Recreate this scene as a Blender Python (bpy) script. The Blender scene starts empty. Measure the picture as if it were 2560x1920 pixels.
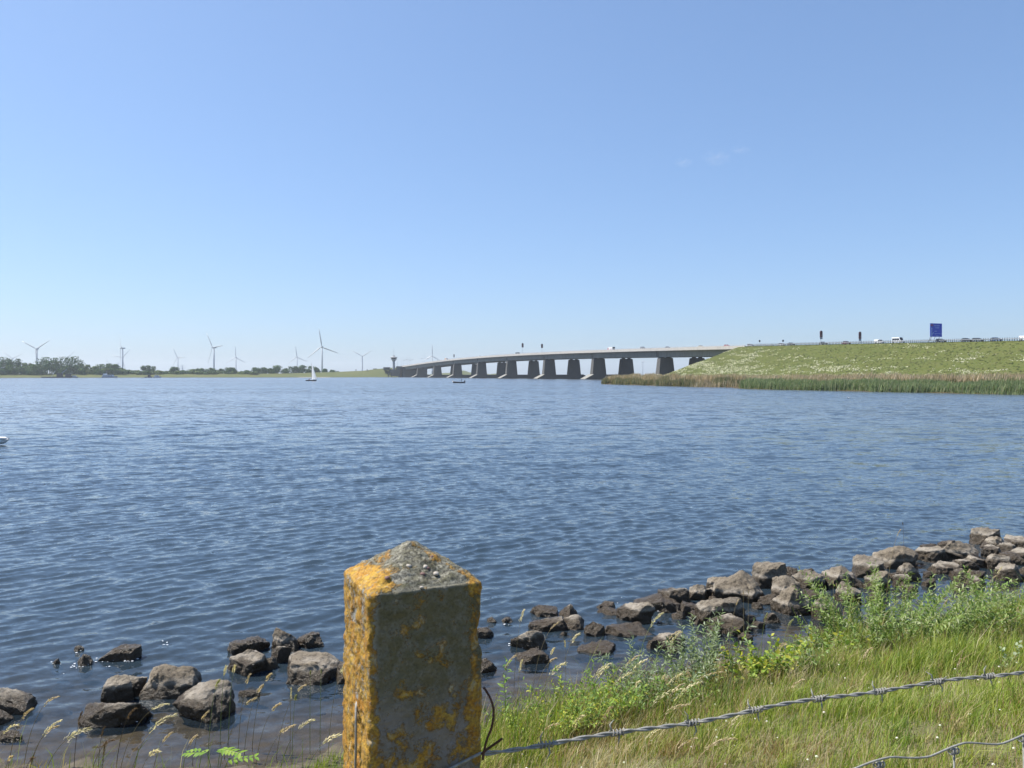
import bpy, bmesh, math, random
import numpy as np
from mathutils import Vector, Matrix

# ------------------------------------------------------------------ camera, sky, sun, exposure
F = 1970.0          # focal length in pixels of a 2560 px wide frame
H = 3.4             # eye height above the water
HY = 938.0          # horizon row
SUN_EL, SUN_AZ = 57.0, 70.0     # sun: degrees up, degrees left of the view axis (+Y)
scene = bpy.context.scene
col = scene.collection
cam_data = bpy.data.cameras.new("camera")
cam = bpy.data.objects.new("camera", cam_data)
col.objects.link(cam)
cam.location = (0, 0, H)
cam.rotation_euler = (math.radians(90), 0, 0)
cam_data.sensor_width = 36.0
cam_data.lens = 36.0 * F / 2560.0
cam_data.shift_y = -22.0 / 2560.0
cam_data.clip_start = 0.05
cam_data.clip_end = 60000.0
cam_data.dof.use_dof = True
cam_data.dof.focus_distance = 7.5
cam_data.dof.aperture_fstop = 22.0
scene.camera = cam

world = bpy.data.worlds.new("World")
scene.world = world
world.use_nodes = True
wn = world.node_tree
wn.nodes.clear()
wout = wn.nodes.new("ShaderNodeOutputWorld")
wbg = wn.nodes.new("ShaderNodeBackground")
sky = wn.nodes.new("ShaderNodeTexSky")
sky.sky_type = 'NISHITA'
sky.sun_disc = False
sky.sun_elevation = math.radians(SUN_EL)
sky.sun_rotation = math.radians(-SUN_AZ)
sky.altitude = 0.0
sky.air_density = 0.9
sky.dust_density = 1.0
sky.ozone_density = 8.0
wbg.inputs["Strength"].default_value = 0.15
wgm = wn.nodes.new("ShaderNodeGamma")            # the phone's flat tone response
wgm.inputs["Gamma"].default_value = 0.70
wtn = wn.nodes.new("ShaderNodeMixRGB")
wtn.blend_type = 'MULTIPLY'
wtn.inputs["Fac"].default_value = 1.0
wtn.inputs[2].default_value = (0.86, 0.965, 1.09, 1.0)
wn.links.new(sky.outputs[0], wgm.inputs["Color"])
wn.links.new(wgm.outputs[0], wtn.inputs[1])
wn.links.new(wtn.outputs[0], wbg.inputs["Color"])
wn.links.new(wbg.outputs[0], wout.inputs["Surface"])

sun_data = bpy.data.lights.new("sun", 'SUN')
sun_data.energy = 4.8
sun_data.angle = math.radians(0.53)
sun_data.color = (1.0, 0.95, 0.87)
sun = bpy.data.objects.new("sun", sun_data)
col.objects.link(sun)
_e, _a = math.radians(SUN_EL), math.radians(SUN_AZ)
SUN_DIR = Vector((-math.sin(_a) * math.cos(_e), math.cos(_a) * math.cos(_e), math.sin(_e)))
sun.rotation_euler = SUN_DIR.to_track_quat('Z', 'Y').to_euler()
sun.location = (-20, 10, 40)

vs = scene.view_settings
vs.view_transform = 'Standard'
vs.look = 'None'
vs.exposure = 0.8
vs.gamma = 1.0
vs.use_curve_mapping = False
scene.cycles.max_bounces = 8
scene.cycles.transparent_max_bounces = 12
scene.cycles.volume_bounces = 0
scene.cycles.use_denoising = True
scene.cycles.caustics_reflective = False
scene.cycles.caustics_refractive = False
scene.cycles.sample_clamp_indirect = 4.0

# ------------------------------------------------------------------ helpers
def px(x, y, d):
    """World point at photo pixel (x, y) and distance d along the view axis."""
    return Vector(((x - 1280.0) / F * d, d, H + (HY - y) / F * d))

def wd(y):
    """Distance of the water surface seen at photo row y."""
    return H * F / (y - HY)

def lin(r, g, b):
    f = lambda c: (c / 255.0) / 12.92 if c <= 10 else (((c / 255.0) + 0.055) / 1.055) ** 2.4
    return (f(r), f(g), f(b), 1.0)

def hash3(ix, iy, iz, seed):
    h = (ix.astype(np.int64) * 374761393 + iy.astype(np.int64) * 668265263 + iz.astype(np.int64) * 2147483647 + seed * 974711) & 0xffffffff
    h = ((h ^ (h >> 13)) * 1274126177) & 0xffffffff
    h = (h ^ (h >> 16)) & 0xffffffff
    h = (h * 2246822519) & 0xffffffff
    h = h ^ (h >> 15)
    return (h & 0xffffff) / float(0xffffff)

def vnoise(x, y, z, seed=0):
    x, y, z = np.broadcast_arrays(np.asarray(x, float), np.asarray(y, float), np.asarray(z, float))
    ix, iy, iz = np.floor(x), np.floor(y), np.floor(z)
    fx, fy, fz = x - ix, y - iy, z - iz
    fx, fy, fz = [t * t * (3 - 2 * t) for t in (fx, fy, fz)]
    r = 0.0
    for a in (0, 1):
        for b in (0, 1):
            for c in (0, 1):
                w = (fx if a else 1 - fx) * (fy if b else 1 - fy) * (fz if c else 1 - fz)
                r = r + w * hash3(ix + a, iy + b, iz + c, seed)
    return r * 2 - 1

def fbm(x, y, z, seed=0, octaves=4, gain=0.5):
    r, a, f = 0.0, 1.0, 1.0
    for i in range(octaves):
        r = r + a * vnoise(np.asarray(x) * f, np.asarray(y) * f, np.asarray(z) * f, seed + i * 17)
        a *= gain
        f *= 2.03
    return r

def smooth(a, b, x):
    t = np.clip((np.asarray(x, float) - a) / (b - a), 0, 1)
    return t * t * (3 - 2 * t)

def tag(o, label=None, category=None, group=None, kind=None):
    if label: o["label"] = label
    if category: o["category"] = category
    if group: o["group"] = group
    if kind: o["kind"] = kind
    return o

def empty(name, loc=(0, 0, 0), rz=0.0):
    o = bpy.data.objects.new(name, None)
    o.empty_display_size = 0.2
    o.location = loc
    o.rotation_euler = (0, 0, rz)
    col.objects.link(o)
    return o

def link(name, me, parent=None, loc=None, rot=None):
    o = bpy.data.objects.new(name, me)
    col.objects.link(o)
    if parent: o.parent = parent
    if loc is not None: o.location = loc
    if rot is not None: o.rotation_euler = rot
    return o

def np_mesh(name, verts, faces, mat, colors=None, smooth_shade=False, attrs=None, colname="tint"):
    """verts (N,3), faces (M,k) arrays; colors (N,3) linear."""
    verts = np.asarray(verts, np.float32)
    faces = np.asarray(faces, np.int32)
    me = bpy.data.meshes.new(name)
    n, m, k = len(verts), len(faces), faces.shape[1]
    me.vertices.add(n)
    me.vertices.foreach_set("co", verts.ravel())
    me.loops.add(m * k)
    me.loops.foreach_set("vertex_index", faces.ravel())
    me.polygons.add(m)
    me.polygons.foreach_set("loop_start", np.arange(0, m * k, k, dtype=np.int32))
    me.polygons.foreach_set("loop_total", np.full(m, k, np.int32))
    if smooth_shade:
        me.polygons.foreach_set("use_smooth", np.ones(m, bool))
    me.update(calc_edges=True)
    if colors is not None:
        ca = me.color_attributes.new(colname, 'FLOAT_COLOR', 'POINT')
        c4 = np.ones((n, 4), np.float32)
        c4[:, :3] = colors
        ca.data.foreach_set("color", c4.ravel())
    for nm, arr in (attrs or {}).items():
        at = me.attributes.new(nm, 'FLOAT', 'POINT')
        at.data.foreach_set("value", np.asarray(arr, np.float32))
    if mat: me.materials.append(mat)
    return me

class MB:
    """Collects boxes, bars, tubes and prisms into one mesh."""
    def __init__(s):
        s.v, s.f = [], []
    def add(s, vs, fs):
        b = len(s.v)
        s.v += [tuple(p) for p in vs]
        s.f += [tuple(i + b for i in f) for f in fs]
        return s
    def box(s, c, d, top=(1, 1), M=None):
        """centre-bottom c, dims d, top scale"""
        x, y, z = c
        a, b, h = d[0] / 2, d[1] / 2, d[2]
        vs = [(x - a, y - b, z), (x + a, y - b, z), (x + a, y + b, z), (x - a, y + b, z),
              (x - a * top[0], y - b * top[1], z + h), (x + a * top[0], y - b * top[1], z + h),
              (x + a * top[0], y + b * top[1], z + h), (x - a * top[0], y + b * top[1], z + h)]
        if M: vs = [M @ Vector(p) for p in vs]
        return s.add(vs, [(3, 2, 1, 0), (4, 5, 6, 7), (0, 1, 5, 4), (1, 2, 6, 5), (2, 3, 7, 6), (3, 0, 4, 7)])
    def prism(s, pts, y0, y1, taper=None):
        """polygon pts (x,z) extruded along y; taper: list of y-scale per point"""
        n = len(pts)
        t = taper or [1] * n
        vs = [(p[0], y0 * k, p[1]) for p, k in zip(pts, t)] + [(p[0], y1 * k, p[1]) for p, k in zip(pts, t)]
        fs = [tuple(range(n)), tuple(range(2 * n - 1, n - 1, -1))]
        fs += [(i, i + n, (i + 1) % n + n, (i + 1) % n) for i in range(n)]
        return s.add(vs, fs)
    def tube(s, path, radii, n=6, cap=True):
        path = [Vector(p) for p in path]
        if not hasattr(radii, '__len__'): radii = [radii] * len(path)
        vs, fs = [], []
        ref = None
        for i, p in enumerate(path):
            t = (path[min(i + 1, len(path) - 1)] - path[max(i - 1, 0)])
            if t.length < 1e-9: t = Vector((0, 0, 1))
            t.normalize()
            if ref is None:
                ref = t.orthogonal().normalized()
            else:
                ref = (ref - t * ref.dot(t))
                ref = ref.normalized() if ref.length > 1e-6 else t.orthogonal().normalized()
            b = t.cross(ref)
            for k in range(n):
                a = 2 * math.pi * k / n
                vs.append(p + (ref * math.cos(a) + b * math.sin(a)) * radii[i])
        for i in range(len(path) - 1):
            for k in range(n):
                fs.append((i * n + k, i * n + (k + 1) % n, (i + 1) * n + (k + 1) % n, (i + 1) * n + k))
        if cap:
            fs.append(tuple(range(n - 1, -1, -1)))
            m = (len(path) - 1) * n
            fs.append(tuple(range(m, m + n)))
        return s.add(vs, fs)
    def lathe(s, prof, n=12, c=(0, 0, 0)):
        vs, fs = [], []
        for r, z in prof:
            for k in range(n):
                a = 2 * math.pi * k / n
                vs.append((c[0] + r * math.cos(a), c[1] + r * math.sin(a), c[2] + z))
        for i in range(len(prof) - 1):
            for k in range(n):
                fs.append((i * n + k, i * n + (k + 1) % n, (i + 1) * n + (k + 1) % n, (i + 1) * n + k))
        fs.append(tuple(range(n - 1, -1, -1)))
        m = (len(prof) - 1) * n
        fs.append(tuple(range(m, m + n)))
        return s.add(vs, fs)
    def mesh(s, name, mat, shade=False):
        me = bpy.data.meshes.new(name)
        me.from_pydata(s.v, [], s.f)
        if shade:
            me.polygons.foreach_set("use_smooth", np.ones(len(me.polygons), bool))
        me.update()
        if mat: me.materials.append(mat)
        return me
    def build(s, name, mat, parent=None, shade=False, loc=None, rot=None):
        return link(name, s.mesh(name, mat, shade), parent, loc, rot)

def copy_tree(o, parent=None):
    c = o.copy()
    col.objects.link(c)
    c.parent = parent
    for ch in list(o.children):
        copy_tree(ch, c)
    return c

ORD = ["1st", "2nd", "3rd"] + ["%dth" % i for i in range(4, 21)] + ["21st", "22nd", "23rd"] + ["%dth" % i for i in range(24, 31)] + ["31st", "32nd", "33rd"] + ["%dth" % i for i in range(34, 41)] + ["41st", "42nd", "43rd"] + ["%dth" % i for i in range(44, 61)]

# ------------------------------------------------------------------ materials
class NT:
    def __init__(s, name):
        s.m = bpy.data.materials.new(name)
        s.m.use_nodes = True
        s.nt = s.m.node_tree
        s.nt.nodes.clear()
        s.out = s.nt.nodes.new("ShaderNodeOutputMaterial")
    def n(s, t, **kw):
        nd = s.nt.nodes.new("ShaderNode" + t)
        for k, v in kw.items():
            if k in nd.inputs: nd.inputs[k].default_value = v
            else: setattr(nd, k, v)
        return nd
    def l(s, a, b):
        s.nt.links.new(a, b)
        return s
    def set(s, sock, v):
        if isinstance(v, bpy.types.NodeSocket): s.l(v, sock)
        else: sock.default_value = v
    def coord(s, kind="Object", scale=(1, 1, 1), rot=(0, 0, 0)):
        mp = s.n("Mapping")
        mp.inputs["Scale"].default_value = scale
        mp.inputs["Rotation"].default_value = rot
        if kind == "World":
            g = s.n("NewGeometry"); s.l(g.outputs["Position"], mp.inputs["Vector"])
        else:
            t = s.n("TexCoord"); s.l(t.outputs[kind], mp.inputs["Vector"])
        return mp.outputs[0]
    def noise(s, vec, scale, detail=4, rough=0.55, dist=0.0):
        nd = s.n("TexNoise", Scale=scale, Detail=detail, Roughness=rough, Distortion=dist)
        s.l(vec, nd.inputs["Vector"])
        return nd.outputs["Fac"]
    def voronoi(s, vec, scale, feature='F1'):
        nd = s.n("TexVoronoi", feature=feature, Scale=scale)
        s.l(vec, nd.inputs["Vector"])
        return nd.outputs["Distance"]
    def ramp(s, fac, stops, interp='LINEAR'):
        nd = s.n("ValToRGB")
        nd.color_ramp.interpolation = interp
        e = nd.color_ramp.elements
        while len(e) < len(stops): e.new(0.5)
        for el, (p, c) in zip(e, stops):
            el.position = p
            el.color = (c, c, c, 1) if not hasattr(c, '__len__') else ((*c, 1) if len(c) == 3 else c)
        s.l(fac, nd.inputs["Fac"])
        return nd.outputs["Color"]
    def math(s, op, a, b=0.0, clamp=False):
        nd = s.n("Math", operation=op, use_clamp=clamp)
        s.set(nd.inputs[0], a); s.set(nd.inputs[1], b)
        return nd.outputs[0]
    def mix(s, fac, a, b, mode='MIX'):
        nd = s.n("MixRGB", blend_type=mode)
        s.set(nd.inputs["Fac"], fac)
        for i, v in ((1, a), (2, b)):
            if isinstance(v, bpy.types.NodeSocket): s.l(v, nd.inputs[i])
            else: nd.inputs[i].default_value = (*v, 1) if len(v) == 3 else v
        return nd.outputs[0]
    def attr(s, name, out="Color"):
        nd = s.n("Attribute", attribute_name=name)
        return nd.outputs[out]
    def bump(s, h, strength=0.5, dist=0.01, normal=None):
        nd = s.n("Bump", Strength=strength, Distance=dist)
        s.l(h, nd.inputs["Height"])
        if normal is not None: s.l(normal, nd.inputs["Normal"])
        return nd.outputs[0]
    def bsdf(s, color, rough=0.7, metal=0.0, normal=None, spec=0.4, **kw):
        nd = s.n("BsdfPrincipled")
        if isinstance(color, bpy.types.NodeSocket): s.l(color, nd.inputs["Base Color"])
        else: nd.inputs["Base Color"].default_value = (*color, 1) if len(color) == 3 else color
        s.set(nd.inputs["Roughness"], rough)
        nd.inputs["Metallic"].default_value = metal
        nd.inputs["Specular IOR Level"].default_value = spec
        if normal is not None: s.l(normal, nd.inputs["Normal"])
        for k, v in kw.items(): nd.inputs[k].default_value = v
        return nd.outputs[0]
    def done(s, shader):
        s.l(shader, s.out.inputs["Surface"])
        return s.m

def simple(name, color, rough=0.6, metal=0.0, var=0.12, scale=3.0, bump=0.0, spec=0.4, coord="Object"):
    t = NT(name)
    v = t.coord(coord)
    f = t.noise(v, scale, 5, 0.6)
    c = t.mix(t.math('MULTIPLY', f, 1.0), tuple(k * (1 - 2 * var) for k in color[:3]), tuple(min(1, k * (1 + 2 * var)) for k in color[:3]))
    nrm = t.bump(t.noise(v, scale * 6, 4), 0.4, bump) if bump else None
    return t.done(t.bsdf(c, rough, metal, nrm, spec))

def leafmat(name, trans=0.35, rough=0.55, boost=1.0):
    t = NT(name)
    c = t.attr("tint")
    d = t.bsdf(c, rough, spec=0.35)
    tr = t.n("BsdfTranslucent")
    t.l(t.mix(1.0, c, (1.25, 1.25, 0.7), 'MULTIPLY'), tr.inputs["Color"])
    mx = t.n("MixShader", Fac=trans)
    t.l(d, mx.inputs[1]); t.l(tr.outputs[0], mx.inputs[2])
    return t.done(mx.outputs[0])

M = {}
M["leaf"] = leafmat("leaf_tint")
M["reed"] = leafmat("reed_tint", 0.4, 0.7)
M["far_leaf"] = leafmat("far_leaf_tint", 0.1, 0.9)
M["white"] = simple("white_paint", (0.72, 0.73, 0.74), 0.35, var=0.03)
M["turbine"] = simple("turbine_white", (0.46, 0.48, 0.5), 0.45, var=0.03, scale=0.1)
M["dark"] = simple("dark_metal", (0.03, 0.032, 0.04), 0.5)
M["steel"] = simple("galvanised_steel", (0.25, 0.245, 0.225), 0.65, 0.1, var=0.35, scale=160)
M["rail"] = simple("rail_steel", (0.5, 0.52, 0.55), 0.45, 0.3, var=0.08, scale=1.0)
M["railpost"] = simple("rail_post", (0.09, 0.1, 0.12), 0.6, 0.2)
M["rust"] = simple("rusty_wire", (0.075, 0.035, 0.025), 0.8, 0.2, var=0.3, scale=120)
M["asphalt"] = simple("asphalt", (0.055, 0.055, 0.058), 0.9, scale=0.6)
M["marking"] = simple("road_paint", (0.75, 0.75, 0.72), 0.7, scale=2)
M["glass"] = simple("car_glass", (0.015, 0.018, 0.022), 0.08, var=0.05, spec=0.6)
M["tyre"] = simple("tyre_rubber", (0.02, 0.02, 0.02), 0.85)
M["bark"] = simple("bark", (0.09, 0.07, 0.05), 0.9, scale=2)
M["sail"] = simple("sailcloth", (0.82, 0.82, 0.8), 0.8, var=0.03)
# ------------------------------------------------------------------ near bank and lake bed
SX = np.array([-60, -30, -10, -4.5, -2.5, -1.2, 0.1, 1.5, 3.2, 5.0, 7.0, 8.2, 15, 40, 60.0])
SY = np.array([2.0, 4.0, 6.0, 6.55, 6.7, 7.0, 7.75, 8.45, 9.3, 10.2, 11.15, 11.8, 15.2, 28, 36.0])

def shore_s(x, y):
    """Signed distance inland from the water's edge."""
    return (np.interp(x, SX, SY) - y) * 0.87

def ground(x, y):
    x = np.asarray(x, float); y = np.asarray(y, float)
    s = shore_s(x, y) + 0.25 * vnoise(x * 0.7, y * 0.7, 0.0, 5)
    z = np.where(s > 0, 0.30 * s * smooth(-0.5, 1.2, s) * 0.86 + 0.02, 0.10 * s + 0.02)
    z = np.where(z > 2.6, 2.6 + (z - 2.6) * 0.15, z)
    z = np.maximum(z, -2.6)
    return z + 0.035 * vnoise(x * 1.7, y * 1.7, 0.3, 9) * smooth(-6, 1, s) + 0.02 * vnoise(x * 5, y * 5, 0.7, 4)

def axis(lo, hi, n, far_lo, far_hi, m):
    a = np.linspace(lo, hi, n)
    st = a[1] - a[0]
    up = hi + np.cumsum(st * np.geomspace(1.2, max(1.3, (far_hi - hi) / (m * st) * 3.5), m)); up = hi + (up - hi) * (far_hi - hi) / (up[-1] - hi)
    dn = np.cumsum(st * np.geomspace(1.2, max(1.3, (lo - far_lo) / (m * st) * 3.5), m)); dn = lo - dn * (lo - far_lo) / dn[-1]
    return np.concatenate([dn[::-1], a, up])

gx = axis(-9, 13, 250, -8000, 8000, 30)
gy = axis(2.5, 18, 180, -300, 9100, 30)
GX, GY = np.meshgrid(gx, gy)
GZ = ground(GX, GY)
GZ = np.where(GY > 60, -3.0, GZ)
nx, ny = len(gx), len(gy)
idx = np.arange(nx * ny).reshape(ny, nx)
def grid_faces(idx):
    return np.stack([idx[:-1, :-1], idx[:-1, 1:], idx[1:, 1:], idx[1:, :-1]], -1).reshape(-1, 4)
t = NT("bank_soil")
v = t.coord("World")
n1 = t.noise(v, 3.0, 6, 0.65)
n2 = t.noise(v, 30.0, 5, 0.6)
land = t.mix(n1, (0.085, 0.10, 0.03), (0.21, 0.18, 0.085))
land = t.mix(t.math('MULTIPLY', n2, 0.6), land, (0.07, 0.06, 0.03))
bed = t.ramp(t.voronoi(v, 7.0), [(0.0, (0.14, 0.11, 0.08)), (0.45, (0.09, 0.075, 0.055)), (0.8, (0.04, 0.033, 0.026))])
bed = t.mix(n1, bed, (0.08, 0.065, 0.045))
sx = t.n("SeparateXYZ"); g = t.n("NewGeometry"); t.l(g.outputs["Position"], sx.inputs[0])
f = t.ramp(t.math('ADD', sx.outputs["Z"], t.math('MULTIPLY', n1, 0.12)), [(0.06, 0.0), (0.16, 1.0)])
c = t.mix(f, bed, land)
M["soil"] = t.done(t.bsdf(c, 0.9, normal=t.bump(n2, 0.7, 0.03)))
me = np_mesh("ground", np.stack([GX, GY, GZ], -1).reshape(-1, 3), grid_faces(idx), M["soil"], smooth_shade=True)
tag(link("ground", me), "grassy lake bank running down to the stony water's edge", kind="structure")

# ------------------------------------------------------------------ water: real waves near by, finer ripples in the material
rng = np.random.default_rng(11)
NW = 84
lam = np.geomspace(0.15, 4.0, NW)
wdir = math.atan2(-0.77, 0.64) + rng.normal(0, 0.52, NW) + np.where(lam < 0.8, rng.normal(0, 0.25, NW), 0)
wph = rng.uniform(0, 2 * math.pi, NW)
kk = 2 * math.pi / lam
slope = 0.062 * np.exp(-((np.log(lam) - math.log(0.29)) / 0.62) ** 2) + 0.007
wamp = slope / kk

def waves(x, y, cell):
    z = np.zeros_like(x); dx = np.zeros_like(x); dy = np.zeros_like(x)
    for i in range(NW):
        w = smooth(1.8, 3.4, lam[i] / cell)
        if w.max() <= 0: continue
        cx, cy = math.cos(wdir[i]), math.sin(wdir[i])
        ph = kk[i] * (cx * x + cy * y) + wph[i]
        a = wamp[i] * w
        z += a * np.cos(ph)
        s = a * np.sin(ph) * 0.8
        dx -= cx * s; dy -= cy * s
    return z, dx, dy

r1 = np.exp(np.arange(math.log(5.0), math.log(75.0), 0.0040))
r2 = np.exp(np.arange(math.log(75.0) + 0.006, math.log(9000.0), 0.03))
rr = np.concatenate([r1, r2])
aa = np.radians(np.linspace(-54, 54, 490))
R_, A_ = np.meshgrid(rr, aa, indexing='ij')
WX, WY = R_ * np.sin(A_), R_ * np.cos(A_)
cell = np.maximum(R_ * 0.0040, 0.02)
gust = 0.95 + 0.4 * fbm(WX * 0.05, WY * 0.05, 0.0, 31, 3)
wz, wdx, wdy = waves(WX, WY, cell)
dep = -np.where(WY < 60, ground(WX, WY), -3.0)
calm = np.clip(dep / 0.34, 0.16, 1.0) * np.clip(gust, 0.45, 1.3)
WV = np.stack([WX + wdx * calm, WY + wdy * calm, wz * calm], -1).reshape(-1, 3)
murk = 1 - np.exp(-np.maximum(dep, 0) / 0.22)
idx = np.arange(WX.size).reshape(WX.shape)
t = NT("lake_water")
v = t.coord("World", rot=(0, 0, math.radians(-40)))
g = t.n("NewGeometry")
def sv(k):
    mp = t.n("Mapping"); mp.inputs["Scale"].default_value = k
    mp.inputs["Rotation"].default_value = (0, 0, math.radians(-39))
    t.l(g.outputs["Position"], mp.inputs["Vector"]); return mp.outputs[0]
def slopes(vec, scale, amount, detail=4):
    nd = t.n("TexNoise", Scale=scale, Detail=detail, Roughness=0.62, Distortion=0.3)
    t.l(vec, nd.inputs["Vector"])
    sub = t.n("VectorMath", operation='SUBTRACT'); t.l(nd.outputs["Color"], sub.inputs[0]); sub.inputs[1].default_value = (0.5, 0.5, 0.5)
    mul = t.n("VectorMath", operation='SCALE'); t.l(sub.outputs[0], mul.inputs[0]); t.set(mul.inputs["Scale"], amount)
    return mul.outputs[0]
sepw = t.n("SeparateXYZ"); t.l(g.outputs["Position"], sepw.inputs[0])
far = t.ramp(t.math('DIVIDE', sepw.outputs["Y"], 400.0), [(0.03, 0.0), (0.16, 1.0)])        # open water is rougher than the sheltered shore
def vadd(a, b):
    nd = t.n("VectorMath", operation='ADD'); t.l(a, nd.inputs[0]); t.l(b, nd.inputs[1]); return nd.outputs[0]
gustn = t.ramp(t.noise(sv((0.25, 1.0, 1.0)), 0.035, 3, 0.5), [(0.3, 0.7), (0.7, 1.25)])
sl = vadd(vadd(slopes(sv((0.5, 1.0, 1.0)), 11.0, 0.46), slopes(sv((0.5, 1.0, 1.0)), 3.6, t.math('ADD', 0.42, t.math('MULTIPLY', far, 0.45)))), slopes(sv((0.40, 1.0, 1.0)), 1.0, t.math('MULTIPLY', t.math('MULTIPLY', far, gustn), 1.7), 5))
flat = t.n("VectorMath", operation='MULTIPLY'); t.l(sl, flat.inputs[0]); flat.inputs[1].default_value = (1, 1, 0)
nn = t.n("VectorMath", operation='NORMALIZE'); t.l(vadd(g.outputs["Normal"], flat.outputs[0]), nn.inputs[0])
nrm = nn.outputs[0]
mk = t.attr("murk", "Fac")
deep = t.bsdf((0.028, 0.045, 0.062), 1.0, spec=0.0)
tr = t.n("BsdfTransparent"); tr.inputs["Color"].default_value = (0.80, 0.76, 0.66, 1)
body = t.n("MixShader"); t.l(mk, body.inputs[0]); t.l(tr.outputs[0], body.inputs[1]); t.l(deep, body.inputs[2])
gl = t.n("BsdfGlossy", Roughness=0.045); t.l(nrm, gl.inputs["Normal"]); t.l(t.math('ADD', 0.05, t.math('MULTIPLY', far, 0.14)), gl.inputs["Roughness"])
gl.inputs["Color"].default_value = (1, 1, 1, 1)
fr = t.n("Fresnel", IOR=1.333); t.l(nrm, fr.inputs["Normal"])
mx = t.n("MixShader"); t.l(fr.outputs[0], mx.inputs[0]); t.l(body.outputs[0], mx.inputs[1]); t.l(gl.outputs[0], mx.inputs[2])
M["water"] = t.done(mx.outputs[0])
me = np_mesh("water", WV, grid_faces(idx), M["water"], smooth_shade=True, attrs={"murk": murk.ravel()})
tag(link("water", me), "wind-rippled blue lake reaching to the horizon", kind="structure")

# ------------------------------------------------------------------ road line of the bridge (s metres away along it, o metres in from its near edge)
U = Vector((-0.3407, 0.9405, 0)); NRM = Vector((0.9405, 0.3407, 0))   # away along the bridge; across it, away from the camera
L0 = Vector((64.6, 640.0, 0))
_ps = np.array([-620, -500, -370, -326, -270, -197, -133, -15, 64, 166, 260, 402, 560, 750, 900.0])
_pz = np.array([9.5, 12.6, 16.5, 17.6, 18.8, 20.1, 20.95, 22.8, 23.8, 25.0, 25.3, 24.3, 21.9, 18.3, 15.5])
_pc = np.polyfit(_ps / 500.0, _pz, 6)
def road_z(s): return float(np.polyval(_pc, s / 500.0))
def RP(s, o, dz=0.0):
    p = L0 + U * s + NRM * o
    p.z = road_z(s) + dz
    return p
ROAD_ROT = math.atan2(U.y, U.x)
def s_at_px(x, o=0.0):
    """distance along the road line where it is seen at photo column x"""
    t_ = (x - 1280.0) / F
    b = L0 + NRM * o
    return (t_ * b.y - b.x) / (U.x - t_ * U.y)
S_END = -197.0
RW = 38.0

# ------------------------------------------------------------------ reed spit and road embankment
SPIT = [(34.7, 304), (41.6, 273), (47.8, 248), (53.9, 231), (61.5, 219), (57.5, 203), (59.3, 190), (64.3, 181), (69.8, 172), (75.4, 161), (80.2, 152), (83.6, 144), (88.8, 137), (105, 112), (150, 60), (420, -40), (700, 300), (420, 640), (210, 590), (150, 600), (118, 560), (92, 505), (80, 470), (74, 420), (66, 370), (52, 330)]
def poly_sd(x, y, poly):
    x = np.asarray(x, float); y = np.asarray(y, float)
    d = np.full(x.shape, 1e9); inside = np.zeros(x.shape, bool)
    n = len(poly)
    for i in range(n):
        ax, ay = poly[i]; bx, by = poly[(i + 1) % n]
        ex, ey = bx - ax, by - ay
        tt = np.clip(((x - ax) * ex + (y - ay) * ey) / (ex * ex + ey * ey), 0, 1)
        d = np.minimum(d, np.hypot(x - ax - ex * tt, y - ay - ey * tt))
        c = ((ay > y) != (by > y)) & (x < (bx - ax) * (y - ay) / (by - ay + 1e-12) + ax)
        inside ^= c
    return np.where(inside, d, -d)
def bank_z(x, y):
    sd = poly_sd(x, y, SPIT)
    base = np.where(sd > 0, 1.25 * (1 - np.exp(-sd / 6.0)), np.maximum(sd * 0.12, -2.5))
    rx, ry = x - L0.x, y - L0.y
    s = rx * U.x + ry * U.y
    o = rx * NRM.x + ry * NRM.y
    ds = np.maximum(s - S_END, 0); do = np.maximum(np.maximum(-1.0 - o, o - RW - 1), 0)
    dist = np.hypot(ds * 0.85, do)
    top = np.polyval(_pc, np.minimum(s, S_END) / 500.0) - 0.25
    sl = top - dist / 2.45
    z = np.where(sl > base, sl, base)
    k = 2.0                                     # rounded toe
    hh = np.clip(0.5 + 0.5 * (sl - base) / k, 0, 1)
    z = base * (1 - hh) + sl * hh + k * hh * (1 - hh) * 0.5
    z = np.where(dist < 0.01, top, z)
    return z + np.where((sd > 2) & (dist > 2), 0.22 * fbm(x * 0.12, y * 0.12, 0.0, 3, 4), 0)
bs = np.arange(-560, -60, 2.2)
bo = np.concatenate([np.arange(-170, -66, 3.5), np.arange(-66, 3, 1.3), np.arange(3, 120, 4.0)])
BS, BO = np.meshgrid(bs, bo, indexing='ij')
BX = L0.x + U.x * BS + NRM.x * BO
BY = L0.y + U.y * BS + NRM.y * BO
BZ = bank_z(BX, BY)
idx = np.arange(BX.size).reshape(BX.shape)
t = NT("embankment_grass")
v = t.coord("World")
vs_ = t.coord("World", scale=(1, 1, 2.2))
n1 = t.noise(v, 0.06, 5, 0.6)
n2 = t.noise(vs_, 0.45, 6, 0.7)
c = t.mix(n1, (0.05, 0.075, 0.014), (0.10, 0.115, 0.03))
c = t.mix(t.ramp(n2, [(0.35, 0.0), (0.8, 0.7)]), c, (0.13, 0.12, 0.05))
sx = t.n("SeparateXYZ"); g = t.n("NewGeometry"); t.l(g.outputs["Position"], sx.inputs[0])
c = t.mix(t.ramp(sx.outputs["Z"], [(0.55, 1.0), (0.95, 0.0)]), c, (0.075, 0.06, 0.035))
M["embank"] = t.done(t.bsdf(c, 0.95, normal=t.bump(n2, 0.8, 0.5), spec=0.1))
me = np_mesh("embankment", np.stack([BX, BY, BZ], -1).reshape(-1, 3), grid_faces(idx), M["embank"], smooth_shade=True)
tag(link("embankment", me), "tall grassy road embankment strewn with white flowers", kind="structure")

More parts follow.
